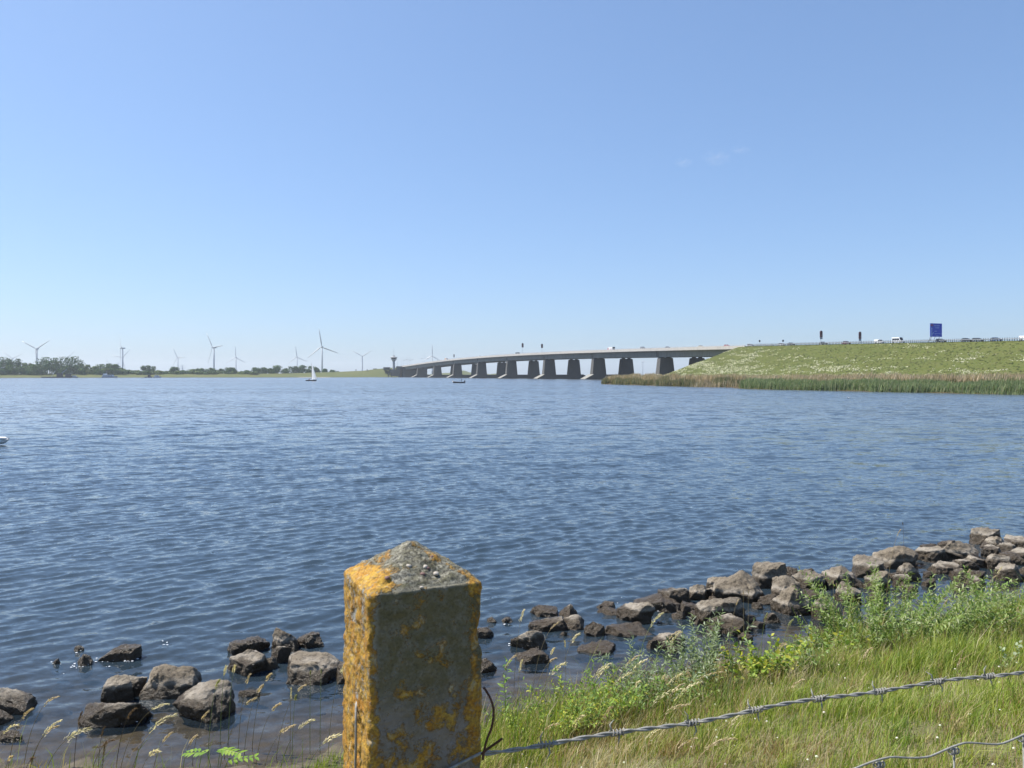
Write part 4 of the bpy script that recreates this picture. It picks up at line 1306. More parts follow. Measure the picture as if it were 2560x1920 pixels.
P4 = blades(x, y, r.uniform(0.14, 0.34, len(x)) * (1 - 0.4 * smooth(2, 4, s)), np.full(len(x), 0.0013), 0.8, np.array([(0.42, 0.33, 0.18), (0.25, 0.16, 0.08), (0.5, 0.42, 0.25)])[r.integers(0, 3, len(x))], 74)
V, Fc, C = join([P1, P2, P3, P4])
tag(link("grass", np_mesh("grass_bank", V, Fc, M["leaf"], C)), "green and straw-coloured grass covering the near bank", "grass", kind="stuff")

# small white clover heads and dry litter in the grass
x, y, s, r = sample(700, 25, (-1, 9), (4, 12.5), 0.4, 6)
V_, F_, C_, b_ = [], [], [], 0
for i in range(min(len(x), 170)):
    z = float(ground(x[i], y[i])) + r.uniform(0.05, 0.12); q = r.uniform(0.006, 0.011)
    V_.append(IV * q * np.array([1, 1, 0.8]) + np.array([x[i], y[i], z])); F_.append(IF + b_); b_ += len(IV)
    C_.append(np.tile(np.array([(0.75, 0.74, 0.68), (0.72, 0.68, 0.66), (0.7, 0.72, 0.6)][i % 3]), (len(IV), 1)))
tag(link("flowers", np_mesh("clover", np.concatenate(V_), np.concatenate(F_), M["leaf"], np.concatenate(C_))), "tiny white clover heads dotted through the bank grass", "flowers", kind="stuff")

# ------------------------------------------------------------------ flowering grass stalks
def stalk_parts(base, tip, head_len, rad, seed, hcol, scol, fluffy=1.0):
    rr = random.Random(seed)
    base, tip = Vector(base), Vector(tip)
    hgt = (tip.z - base.z)
    ctrl = Vector((base.x + (tip.x - base.x) * 0.15, base.y + (tip.y - base.y) * 0.2, base.z + hgt * 0.55))
    ctrl2 = Vector((base.x + (tip.x - base.x) * 0.55, base.y + (tip.y - base.y) * 0.6, tip.z - hgt * 0.10 + abs(tip.x - base.x) * 0.10))
    def bez(u):
        a, b, c, d = base, ctrl, ctrl2, tip
        return a * (1 - u) ** 3 + b * 3 * u * (1 - u) ** 2 + c * 3 * u * u * (1 - u) + d * u ** 3
    N = 18
    path = [bez(i / N) for i in range(N + 1)]
    L = sum((path[i + 1] - path[i]).length for i in range(N))
    head_len *= 1.35
    u0 = max(0.2, 1 - head_len / L)
    stem = MB().tube([p - base for p in path], [rad * (1.15 - 0.75 * i / N) for i in range(N + 1)], 4)
    hv, hf, hc, nb = [], [], [], 0
    n = int(30 * fluffy + 26)
    for i in range(n):
        u = u0 + (1 - u0) * (i / n) ** 0.95
        p = bez(u); tn = (bez(min(1, u + 0.02)) - bez(u - 0.02)).normalized()
        side = tn.orthogonal().normalized()
        side.rotate(Matrix.Rotation(rr.uniform(0, 6.28), 3, tn))
        f = (u - u0) / (1 - u0)
        sp = (0.010 * (1 - f) + 0.004) * fluffy * rr.uniform(0.3, 1.1)
        ln = rr.uniform(0.016, 0.027) * (0.7 + 0.4 * fluffy)
        c = p + side * sp - base
        wv = tn.cross(side) * rr.uniform(0.0028, 0.005)
        dr = (tn + side * rr.uniform(0.1, 0.5) * fluffy).normalized()
        hv += [c - dr * 0.002, c + dr * ln * 0.45 + wv, c + dr * ln, c + dr * ln * 0.45 - wv, c + dr * ln * 0.45 + side * 0.002]
        hf += [(nb, nb + 1, nb + 4), (nb + 1, nb + 2, nb + 4), (nb + 2, nb + 3, nb + 4), (nb + 3, nb, nb + 4)]
        k = rr.uniform(0.75, 1.2)
        hc += [tuple(q * k for q in hcol)] * 5
        nb += 5
    return stem, np.array([tuple(p) for p in hv]), np.array(hf), np.array(hc), base
M["stem_green"] = simple("stem_green", (0.20, 0.24, 0.06), 0.6, var=0.2, scale=8)
M["stem_dry"] = simple("stem_dry", (0.30, 0.23, 0.12), 0.7, var=0.2, scale=8)
M["stem_dark"] = simple("stem_dark", (0.11, 0.075, 0.045), 0.7, var=0.2, scale=8)
CREAM = (0.74, 0.66, 0.46); DRYC = (0.56, 0.45, 0.30); DARKC = (0.15, 0.095, 0.055); GRC = (0.36, 0.36, 0.16)
STALKS = []   # base px x, tip px x, tip px y, distance, head length, fluff, colour, stem
rs = random.Random(4)
for bx, tx, ty, d, hl, fl, hc, st in [
    (60, 145, 1742, 6.9, .16, .6, DRYC, "stem_dry"), (20, 82, 1772, 6.8, .14, .6, DRYC, "stem_dry"), (75, 152, 1802, 6.8, .16, .7, CREAM, "stem_dry"),
    (-30, 45, 1812, 6.7, .15, .6, CREAM, "stem_dry"), (70, 145, 1816, 6.7, .12, .6, DRYC, "stem_dry"), (105, 224, 1822, 6.6, .17, 1.2, CREAM, "stem_dry"),
    (185, 204, 1782, 6.8, .12, .5, DARKC, "stem_dark"), (245, 262, 1818, 6.7, .12, .5, DARKC, "stem_dark"), (290, 340, 1772, 6.8, .15, .5, DARKC, "stem_dark"),
    (300, 420, 1760, 6.8, .14, .6, CREAM, "stem_dry"), (330, 438, 1788, 6.8, .20, 1.1, CREAM, "stem_dry"), (380, 430, 1832, 6.7, .10, .6, DRYC, "stem_dry"),
    (225, 285, 1850, 6.6, .12, .6, DARKC, "stem_dark"), (255, 265, 1855, 6.6, .14, .5, DARKC, "stem_dark"), (345, 396, 1878, 6.5, .10, 1.0, CREAM, "stem_dry"),
    (10, 30, 1892, 6.6, .07, .7, DRYC, "stem_dry"), (60, 85, 1895, 6.6, .07, .6, DARKC, "stem_dark"), (455, 490, 1840, 6.7, .09, .6, DRYC, "stem_dry"),
    (550, 565, 1668, 7.3, .12, .7, CREAM, "stem_green"), (570, 587, 1666, 7.3, .10, .7, CREAM, "stem_green"), (595, 625, 1687, 7.2, .12, .6, DRYC, "stem_dry"),
    (630, 678, 1686, 7.2, .12, .8, DRYC, "stem_dry"), (610, 655, 1716, 7.1, .09, .8, DRYC, "stem_dry"), (520, 548, 1702, 7.1, .12, .7, GRC, "stem_green"),
    (690, 762, 1714, 7.0, .10, .6, DRYC, "stem_dry"), (725, 728, 1722, 7.1, .12, .4, CREAM, "stem_dry"), (775, 776, 1680, 7.1, .05, .3, GRC, "stem_green"),
    (800, 803, 1676, 7.1, .05, .3, GRC, "stem_green"), (820, 862, 1664, 7.0, .12, .7, CREAM, "stem_dry"), (640, 700, 1760, 6.9, .10, .7, DRYC, "stem_dry"),
    (560, 640, 1745, 7.0, .10, .6, DRYC, "stem_dry"), (700, 782, 1800, 6.8, .12, .8, CREAM, "stem_dry"), (760, 850, 1838, 6.6, .13, 1.0, CREAM, "stem_dry"),
    (660, 735, 1815, 6.8, .12, .8, DRYC, "stem_dry"), (480, 520, 1780, 6.9, .10, .6, DRYC, "stem_dry"), (730, 740, 1740, 6.9, .08, .5, GRC, "stem_green"),
    (1285, 1310, 1526, 8.6, .17, .8, CREAM, "stem_dry"), (1330, 1398, 1555, 8.4, .14, .5, DRYC, "stem_dry"), (1395, 1447, 1585, 8.2, .14, .8, CREAM, "stem_dry"),
    (1415, 1412, 1604, 8.2, .10, .4, CREAM, "stem_dry"), (1360, 1385, 1622, 8.1, .10, .7, CREAM, "stem_dry"), (1330, 1389, 1646, 8.0, .08, .6, DRYC, "stem_dry"),
    (1335, 1413, 1660, 7.7, .18, 1.1, CREAM, "stem_green"), (1230, 1288, 1640, 7.6, .18, .7, DRYC, "stem_dry"), (1290, 1305, 1652, 7.7, .14, .6, CREAM, "stem_dry"),
    (1445, 1525, 1660, 7.5, .20, .7, CREAM, "stem_green"), (1465, 1520, 1668, 7.5, .17, .7, CREAM, "stem_green"), (1575, 1657, 1533, 7.9, .22, .8, CREAM, "stem_green"),
    (1605, 1700, 1578, 7.9, .20, .7, DRYC, "stem_green"), (1640, 1702, 1580, 7.8, .22, .8, CREAM, "stem_green"), (1520, 1598, 1640, 7.6, .17, .6, DRYC, "stem_dry"),
    (1540, 1615, 1650, 7.4, .16, .8, CREAM, "stem_green"), (1500, 1578, 1682, 7.3, .20, .8, CREAM, "stem_green"), (1565, 1598, 1704, 7.2, .12, .7, CREAM, "stem_green"),
    (1590, 1712, 1722, 6.8, .24, .9, CREAM, "stem_green"), (1655, 1754, 1706, 6.7, .24, .7, CREAM, "stem_green"), (1640, 1706, 1685, 7.2, .15, .7, CREAM, "stem_green"),
    (1660, 1812, 1680, 6.8, .20, .5, DRYC, "stem_green"), (1650, 1710, 1710, 7.0, .15, .6, DRYC, "stem_dry"), (1640, 1661, 1690, 7.4, .10, .6, CREAM, "stem_green"),
    (1600, 1725, 1762, 6.3, .16, .8, DRYC, "stem_green"), (1680, 1741, 1845, 5.8, .17, .6, DRYC, "stem_dry"), (1590, 1674, 1816, 5.9, .16, .7, CREAM, "stem_green"),
    (1800, 1890, 1775, 6.1, .18, .7, CREAM, "stem_dry"), (1740, 1840, 1848, 5.7, .16, .7, DRYC, "stem_dry"), (1500, 1530, 1768, 6.6, .12, .7, DRYC, "stem_dry"),
    (1420, 1460, 1790, 6.5, .14, .8, CREAM, "stem_dry"), (1330, 1395, 1810, 6.3, .14, .7, DRYC, "stem_dry"), (1280, 1330, 1760, 6.9, .12, .7, CREAM, "stem_dry"),
    (1860, 1858, 1480, 9.2, .05, .2, DRYC, "stem_dry"), (1870, 1871, 1478, 9.2, .05, .2, DRYC, "stem_dry"), (1820, 1846, 1500, 9.0, .10, .3, DRYC, "stem_dry"),
    (1900, 1918, 1535, 9.0, .10, .5, GRC, "stem_green"), (1950, 1982, 1550, 8.9, .10, .6, GRC, "stem_green"), (2085, 2083, 1455, 9.7, .06, .2, DRYC, "stem_dry"),
    (2092, 2091, 1460, 9.7, .06, .2, DRYC, "stem_dry"), (2210, 2251, 1325, 10.4, .14, .3, DRYC, "stem_dry"), (2262, 2257, 1308, 10.3, .05, .2, DARKC, "stem_dark"),
    (2400, 2424, 1424, 11.2, .08, .4, DRYC, "stem_dry"), (2455, 2490, 1440, 11.4, .14, .5, DRYC, "stem_dry"), (2480, 2505, 1418, 11.5, .14, .6, CREAM, "stem_dry"),
    (2395, 2440, 1475, 10.6, .12, .7, GRC, "stem_green"), (2350, 2368, 1500, 10.2, .12, .6, DRYC, "stem_dry"), (2285, 2305, 1505, 10.0, .12, .6, DRYC, "stem_dry"),
    (2540, 2545, 1520, 8.0, .08, .5, CREAM, "stem_green"), (2150, 2180, 1620, 8.0, .12, .6, DRYC, "stem_dry"), (1960, 2010, 1700, 7.2, .14, .7, DRYC, "stem_dry"),
    (1925, 1962, 1610, 8.3, .18, 1.3, DRYC, "stem_dry"), (1905, 1948, 1640, 8.1, .20, 1.3, CREAM, "stem_dry"), (2390, 2400, 1650, 7.0, .10, .6, DRYC, "stem_dry"),
]:
    STALKS.append((bx, tx, ty, d, hl, fl, hc, st))
zones = [(-100, 470, "seeded grass stalk in the left corner"), (470, 900, "seeded grass stalk close left of the post"), (900, 1460, "seeded grass stalk just right of the post"), (1460, 1780, "arching seeded grass stalk before the willow shoots"), (1780, 2130, "thin grass stalk before the middle boulders"), (2130, 2700, "thin grass stalk near the willow bush")]
STALKS.sort(key=lambda q: q[1])
cnt = {}
for i, (bx, tx, ty, d, hl, fl, hc, st) in enumerate(STALKS):
    zi = [k for k, z in enumerate(zones) if z[0] <= tx < z[1]][0]
    cnt[zi] = cnt.get(zi, 0) + 1
    X0 = (bx - 1280) / F * d
    base = Vector((X0, d, float(ground(X0, d)) - 0.02))
    tipp = px(tx, ty, d + rs.uniform(-0.1, 0.1))
    stem, hv, hf, hcl, b0 = stalk_parts(base, tipp, hl * 1.1, 0.0027, 900 + i, hc, None, fl * 1.3)
    o = stem.build("grass_stalk", M[st], None, False, b0)
    link("seed_head", np_mesh("seed_head", hv, hf, M["leaf"], hcl), o)
    word = "dark" if hc is DARKC else "dry" if hc is DRYC else "cream" if hc is CREAM else "greenish"
    tag(o, "%s %s, %s from the left" % (word, zones[zi][2], ORD[cnt[zi] - 1]), "grass stalk", "flowering grass stalks on the bank")

# ------------------------------------------------------------------ leafy plants and willow shoots
def leaf_geo(p, dirv, up, ln, wd_, fold=0.25, curl=0.2):
    """six-point pointed leaf"""
    dirv = dirv.normalized()
    side = dirv.cross(up)
    side = side.normalized() if side.length > 1e-5 else dirv.orthogonal().normalized()
    nn_ = side.cross(dirv)
    q = lambda a, b, c: p + dirv * a * ln + side * b * wd_ + nn_ * c * ln
    vs = [q(0, 0, 0), q(0.35, -0.5, fold * 0.25), q(0.35, 0.5, fold * 0.25), q(0.7, -0.36, fold * 0.15 - curl * 0.3), q(0.7, 0.36, fold * 0.15 - curl * 0.3), q(1, 0, -curl * 0.7), q(0.35, 0, 0), q(0.7, 0, -curl * 0.35)]
    fs = [(0, 6, 1), (0, 2, 6), (1, 6, 7), (1, 7, 3), (2, 7, 6), (2, 4, 7), (3, 7, 5), (7, 4, 5)]
    return vs, fs
def shrub(name, label, cat_, bx, d, height, spread, nst, leaves_per, leaf, cols, seed, lean=0.1, droop=0.2, separate=False, group=None, stem="stem_green", rad=0.004):
    r = random.Random(seed)
    height *= 1.2; spread *= 1.15; leaf = (leaf[0] * 1.25, leaf[1] * 1.3)
    if not separate: leaves_per = int(leaves_per * 1.2); nst = int(nst * 1.2)
    X0 = (bx - 1280) / F * d
    base = Vector((X0, d, float(ground(X0, d)) - 0.03))
    root = empty(name, base)
    tag(root, label, cat_, group)
    stems = MB(); LV, LF, LC, nb = [], [], [], 0
    for i in range(nst):
        a = r.uniform(0, 6.28); rad0 = spread * 0.45 * math.sqrt(r.random())
        b = Vector((math.cos(a) * rad0, math.sin(a) * rad0, 0))
        b.z = float(ground(base.x + b.x, base.y + b.y)) - base.z
        h = height * r.uniform(0.6, 1.0)
        out = Vector((math.cos(a), math.sin(a), 0)) * spread * 0.5 * r.uniform(0.2, 1.0) + Vector((lean * h, 0, 0))
        path = [b + out * (u ** 1.6) + Vector((0, 0, h * (u - droop * 0.3 * u ** 3))) + Vector((r.gauss(0, .01), r.gauss(0, .01), 0)) for u in [k / 7 for k in range(8)]]
        stems.tube(path, [rad * (1.1 - 0.9 * k / 7) for k in range(8)], 4)
        for j in range(leaves_per):
            u = 0.18 + 0.82 * (j + r.random()) / leaves_per
            k = min(int(u * 7), 6); f = u * 7 - k
            p = path[k].lerp(path[k + 1], f)
            tn = (path[k + 1] - path[k]).normalized()
            ang = j * 2.4 + r.uniform(-0.5, 0.5)
            sd = tn.orthogonal().normalized(); sd.rotate(Matrix.Rotation(ang, 3, tn))
            dv = sd * r.uniform(0.7, 1.1) + tn * r.uniform(0.4, 1.0) - Vector((0, 0, droop * r.uniform(0, 1.0)))
            sc = r.uniform(0.65, 1.15) * (1.05 - 0.35 * u)
            vs, fs = leaf_geo(p, dv, Vector((r.gauss(0, .3), r.gauss(0, .3), 1)), leaf[0] * sc, leaf[1] * sc, 0.25, r.uniform(0, 0.4))
            c = cols[r.randrange(len(cols))]; kk2 = r.uniform(0.75, 1.2)
            cl = [tuple(q * kk2 for q in c)] * 8
            if separate:
                mesh = np_mesh("leaf", np.array([tuple(q) for q in vs]), np.array(fs), M["leaf"], np.array(cl))
                link("leaf", mesh, root)
            else:
                LV += [tuple(q) for q in vs]; LF += [tuple(q + nb for q in f_) for f_ in fs]; LC += cl; nb += 8
    stems.build("stem", M[stem], root)
    if LV:
        tag(link("foliage", np_mesh("foliage", np.array(LV), np.array(LF), M["leaf"], np.array(LC)), root), kind="stuff")
    return root
WIL = [(0.17, 0.23, 0.11), (0.22, 0.27, 0.16), (0.13, 0.19, 0.08), (0.30, 0.35, 0.24)]
LIME = [(0.21, 0.31, 0.04), (0.28, 0.36, 0.045), (0.15, 0.24, 0.04), (0.36, 0.36, 0.04)]
FRESH = [(0.16, 0.26, 0.04), (0.21, 0.32, 0.05), (0.12, 0.21, 0.04)]
BUSH = [(0.15, 0.24, 0.05), (0.20, 0.28, 0.075), (0.11, 0.19, 0.04), (0.25, 0.32, 0.11), (0.32, 0.36, 0.19)]
shrub("leafy_plant", "upright bright green leafy plant just right of the post", "plant", 1256, 7.0, 0.72, 0.05, 1, 34, (0.075, 0.024), FRESH, 1, 0.02, 0.1, True, rad=0.005)
shrub("leafy_plant", "small pale green leafy sprig right of the upright leafy plant", "plant", 1318, 6.9, 0.36, 0.06, 1, 20, (0.05, 0.018), LIME, 2, 0.02, 0.1, True)
shrub("willow_shoots", "grey-green willow shoots between the wedge boulder and long low slab", "shrub", 1600, 7.7, 0.62, 0.62, 22, 26, (0.07, 0.018), WIL, 3)
shrub("willow_shoots", "taller grey-green willow shoots standing free before the half-sunk slab", "shrub", 1765, 8.2, 0.72, 0.50, 20, 26, (0.075, 0.019), WIL, 4)
shrub("green_herbs", "dark green herb clump at the foot of the willow shoots", "plant", 1530, 7.3, 0.44, 0.55, 30, 20, (0.05, 0.016), FRESH, 5)
shrub("green_herbs", "leafy green herbs crowding the grass below the willow shoots", "plant", 1455, 7.0, 0.48, 0.6, 30, 20, (0.05, 0.017), FRESH + LIME, 15)
shrub("green_herbs", "low leafy herbs in the grass under the half-sunk slab", "plant", 1690, 7.6, 0.36, 0.6, 24, 18, (0.05, 0.017), FRESH + BUSH, 16)
shrub("green_herbs", "yellow-green herb tangle in the grass right of the post", "plant", 1360, 6.9, 0.36, 0.7, 34, 18, (0.04, 0.015), LIME, 6)
shrub("poplar_shrub", "lime green broad-leaved shrub left of the willow bush", "shrub", 1905, 8.3, 0.36, 0.6, 24, 14, (0.062, 0.046), LIME, 7, stem="stem_dry")
shrub("poplar_shrub", "broad-leaved sapling with yellowish leaves above the pool, second from left", "shrub", 2045, 8.8, 0.32, 0.55, 18, 13, (0.058, 0.043), LIME + BUSH, 8, stem="stem_dry")
shrub("willow_bush", "large leafy willow bush spreading over the bank before the right boulders", "shrub", 2235, 9.4, 0.80, 1.35, 74, 38, (0.07, 0.018), BUSH, 9, rad=0.005)
shrub("willow_bush", "lower willow bush with reddish twigs right of the largest bush", "shrub", 2350, 9.6, 0.48, 1.1, 40, 28, (0.065, 0.018), BUSH, 10, stem="stem_dry")
shrub("willow_bush", "leafy willow bush cut by the right edge of the picture", "shrub", 2565, 9.6, 0.72, 1.0, 40, 30, (0.07, 0.02), BUSH, 11)
shrub("willow_bush", "small dense bush left of the largest willow bush", "shrub", 2120, 9.1, 0.38, 0.7, 22, 24, (0.062, 0.02), BUSH, 12)
shrub("willow_bush", "sparse low bush between the lime shrub and the grass, right of centre", "shrub", 1975, 8.4, 0.28, 0.5, 20, 18, (0.055, 0.022), BUSH, 13)
shrub("white_poplar_seedling", "pale felt-leaved seedling alone in the right grass", "plant", 2530, 7.3, 0.26, 0.12, 2, 12, (0.045, 0.034), [(0.30, 0.36, 0.22), (0.2, 0.28, 0.12)], 14)
# pinnate-leaved plant at the lower left
for pi, (bx, d, L, ang, lab) in enumerate(((540, 6.35, 0.42, 0.0, "bright green pinnate leaf at the bottom edge left of the post"), (455, 6.15, 0.30, 0.5, "smaller bright green pinnate leaf at the bottom edge, lower left"))):
    r = random.Random(50 + pi)
    X0 = (bx - 1280) / F * d
    base = Vector((X0, d, float(ground(X0, d))))
    root = empty("pinnate_plant", base); tag(root, lab, "plant")
    st = MB()
    for k, (dx, dy, hz) in enumerate(((-0.25, 0.02, 0.30), (0.22, -0.05, 0.33), (0.05, 0.12, 0.28), (0.30, 0.1, 0.22))):
        p1 = Vector((dx * 0.3, dy * 0.3, hz * 0.95)) * (L / 0.42); p2 = Vector((dx, dy, hz * 0.9)) * (L / 0.42)
        path = [Vector((0, 0, 0)).lerp(p1, u) if u <= 1 else p1.lerp(p2, u - 1) for u in (0, .5, 1, 1.25, 1.5, 1.75, 2)]
        st.tube(path, 0.003, 4)
        for j in range(6):
            p = p1.lerp(p2, j / 5.5)
            ax = (p2 - p1).normalized(); sd = Vector((0, 0, 1)).cross(ax).normalized()
            for sg in (-1, 1):
                vs, fs = leaf_geo(p, sd * sg + ax * 0.5 + Vector((0, 0, r.uniform(-.1, .25))), Vector((0, 0, 1)), 0.075 * L / 0.42 * r.uniform(.8, 1.1), 0.03 * L / 0.42, 0.2, 0.25)
                c = [(0.20, 0.32, 0.03), (0.15, 0.27, 0.03), (0.25, 0.36, 0.05)][r.randrange(3)]
                link("leaf", np_mesh("leaf", np.array([tuple(q) for q in vs]), np.array(fs), M["leaf"], np.array([c] * 8)), root)
    st.build("stem", M["stem_green"], root)
# ------------------------------------------------------------------ trees on the far shore
def far_tree(x, ytop, wpx, seed, tone, label, front=False):
    r = np.random.default_rng(seed)
    dsh = float(np.interp(x, FSX, FSD))
    d = dsh + (62 if not front else 48) + r.uniform(-4, 8)
    ridge = float(np.interp(x, FSX, FSY))
    zb = min(H + (HY - ridge) / F * (dsh + 52), 6.0) - 0.6
    ztop = H + (HY - ytop) / F * d
    hgt = max(ztop - zb, 3.0)
    w = wpx / F * d * 0.5
    X0 = (x - 1280) / F * d
    root = empty("tree", (X0, d, zb))
    tag(root, label, "tree", "trees along the far shore")
    hb = hgt * (0.16 if hgt < 14 else 0.22)
    tk = MB().tube([(0, 0, -0.5), (0.1, 0, hb), (0.15, 0.1, hgt * 0.62)], [0.05 * w + 0.18, 0.04 * w + 0.12, 0.08], 6)
    for q in range(4):
        a = q * 1.6 + seed
        tk.tube([(0.1, 0, hb * 0.9), (math.cos(a) * w * 0.35, math.sin(a) * w * 0.35, hgt * 0.5), (math.cos(a) * w * 0.6, math.sin(a) * w * 0.6, hgt * 0.68)], [0.16, 0.1, 0.05], 4)
    tk.build("trunk", M["bark"], root)
    # crown: leaf clumps through several lobes
    nl = r.integers(10, 14)
    V, Fc, C, b = [], [], [], 0
    for l in range(nl):
        a = r.uniform(0, 6.28); rr_ = w * r.uniform(0.0, 0.75)
        lz = hgt * r.uniform(0.12, 0.8)
        if l == 0: rr_, lz = 0, hb + (hgt - hb) * 0.84
        lr = w * r.uniform(0.42, 0.68)
        lr = min(lr, hgt - lz + 0.15 * hgt)
        n = 80
        u = r.normal(0, 1, (n, 3)); u /= np.linalg.norm(u, axis=1, keepdims=True)
        rad = lr * r.uniform(0.55, 1.08, n)[:, None]
        c = u * rad * np.array([1, 1, 0.8]) + np.array([math.cos(a) * rr_, math.sin(a) * rr_, lz])
        c[:, 2] = np.clip(c[:, 2], 0.3, hgt)
        sz = r.uniform(0.5, 1.15, n) * max(0.5, min(1.0, w / 6))
        t1 = r.normal(0, 1, (n, 3)); t1 -= (t1 * u).sum(1, keepdims=True) * u * 0.7; t1 /= np.linalg.norm(t1, axis=1, keepdims=True)
        t2 = np.cross(u, t1); t2 /= np.maximum(np.linalg.norm(t2, axis=1, keepdims=True), 1e-6)
        q4 = np.stack([c - t1 * sz[:, None], c - t2 * sz[:, None] * 0.8, c + t1 * sz[:, None], c + t2 * sz[:, None] * 0.8], 1)
        V.append(q4.reshape(-1, 3)); Fc.append(np.arange(n * 4).reshape(-1, 4) + b); b += n * 4
        cc = np.array(tone) * r.uniform(0.7, 1.35, (n, 1)) * r.uniform(0.85, 1.2)
        C.append(np.repeat(cc, 4, 0))
    link("crown", np_mesh("crown", np.concatenate(V), np.concatenate(Fc), M["far_leaf"], np.concatenate(C)), root)
DKG = (0.035, 0.085, 0.014); MDG = (0.055, 0.11, 0.022); LTG = (0.12, 0.165, 0.045); OLG = (0.10, 0.145, 0.04)
HEDGE = [(xx, 926.5 + (i * 7 % 5) * 0.9, 20, (MDG, OLG, LTG)[i % 3]) for i, xx in enumerate(range(312, 640, 17))]
LOWF = [(206 + 19 * i, 921 + (i * 3 % 4), 24, (MDG, OLG)[i % 2]) for i in range(6)]
BACK = [(-14, 895, 30, DKG), (8, 893, 28, DKG), (23, 898, 14, MDG), (46, 897, 19, DKG), (61, 907, 14, MDG), (75, 908, 12, LTG), (98, 905, 22, DKG), (114, 893, 32, DKG), (137, 895, 28, DKG), (162, 892, 34, DKG), (185, 891, 28, DKG), (203, 909, 22, OLG), (220, 912, 24, OLG), (239, 916, 22, OLG), (256, 911, 22, MDG), (272, 909, 24, MDG), (288, 911, 18, MDG), (303, 920, 18, OLG)]
FRONT = [(6, 922, 26, DKG), (30, 912, 26, MDG), (54, 916, 34, MDG), (84, 911, 34, MDG), (111, 912, 36, DKG), (140, 912, 36, DKG), (166, 915, 30, MDG), (190, 913, 26, DKG)]
MIDL = [(322, 925, 26, MDG), (346, 926, 20, LTG), (370, 914, 23, DKG), (384, 916, 15, MDG), (395, 926, 12, LTG), (416, 928, 20, LTG), (435, 917, 18, MDG), (458, 926, 26, MDG), (482, 923, 28, OLG), (505, 921, 26, MDG), (527, 920, 26, MDG), (552, 922, 13, MDG), (578, 919, 26, DKG), (603, 928, 14, MDG), (615, 926, 20, DKG)]
RGT = [(639, 919, 28, DKG), (659, 919, 28, DKG), (677, 921, 20, MDG), (694, 914, 27, MDG), (716, 921, 20, MDG), (738, 916, 27, DKG), (756, 913, 29, MDG), (776, 915, 25, MDG), (790, 919, 16, DKG), (812, 922, 20, DKG), (829, 925, 18, DKG), (845, 928, 11, MDG)]
for lst, txt, fr in ((HEDGE, "low hedge bush along the thin middle stretch of far shore, %s from the left", True), (LOWF, "low bush at the foot of the left wood's right end, %s from the left", True), (BACK, "tall dark tree in the back row of the left wood, %s from the left", False), (FRONT, "low bushy tree in the front row of the left wood, %s from the left", True), (MIDL, "small tree along the thin middle stretch of far shore, %s from the left", False), (RGT, "rounded tree in the copse behind the sailing boat, %s from the left", False)):
    for i, (x, yt, w, tone) in enumerate(lst):
        far_tree(x, yt, w * (1.6 if lst in (BACK, FRONT) else 1.35), int(x * 3 + 500 + fr * 777), tone, txt % ORD[i], fr)

# ------------------------------------------------------------------ wind turbines
HUB_H = 80.0
def turbine(xh, yh, rpx, phase, yaw_c, label, hub=HUB_H):
    d = (hub - H) * F / (HY - yh)
    X0 = (xh - 1280) / F * d
    R = rpx / F * d
    yaw = math.acos(min(1, yaw_c))
    root = empty("wind_turbine", (X0, d, 0))
    tag(root, label, "wind turbine", "white wind turbines beyond the far shore")
    MB().tube([(0, 0, -2), (0, 0, hub * 0.5), (0, 0, hub - 1.5)], [2.5, 2.0, 1.5], 10).build("tower", M["turbine"], root, True)
    Ry = Matrix.Rotation(-yaw, 4, 'Z')
    nac = MB().box((0, 1.5, hub - 1.9), (3.6, 10.5, 3.8), (0.9, 0.95))
    nac.v = [tuple(Ry @ Vector(p)) for p in nac.v]
    nac.build("nacelle", M["turbine"], root)
    hubm = MB().lathe([(1.9, 0), (1.9, 2.0), (1.2, 3.2), (0.3, 3.6)], 10)
    Mh = Ry @ Matrix.Translation((0, -3.6, hub)) @ Matrix.Rotation(math.radians(90), 4, 'X')
    hubm.v = [tuple(Mh @ Vector(p)) for p in hubm.v]
    hubm.build("hub", M["turbine"], root, True)
    for k in range(3):
        a = math.radians(phase + 120 * k)           # clockwise from up, as seen
        prof = [(0.0, 1.2, 1.3), (0.06, 1.4, 1.2), (0.2, 2.8, 1.1), (0.45, 2.2, 0.9), (0.75, 1.6, 0.7), (1.0, 0.8, 0.4)]
        vs, fs = [], []
        for f, cw_, th_ in prof:
            z = f * R
            vs += [(-cw_ * 0.35, 0, z), (0.1 * cw_, -th_ * 0.5, z), (cw_ * 0.9, 0, z), (0.1 * cw_, th_ * 0.5, z)]
        for i in range(len(prof) - 1):
            for j in range(4):
                fs.append((i * 4 + j, i * 4 + (j + 1) % 4, i * 4 + 4 + (j + 1) % 4, i * 4 + 4 + j))
        fs.append((20, 21, 22, 23))
        Mb = Ry @ Matrix.Translation((0, -5.2, hub)) @ Matrix.Rotation(a, 4, 'Y') @ Matrix.Rotation(0.15, 4, 'Z')
        MB().add([Mb @ Vector(p) for p in vs], fs).build("blade", M["turbine"], root, True)
T = 4.32
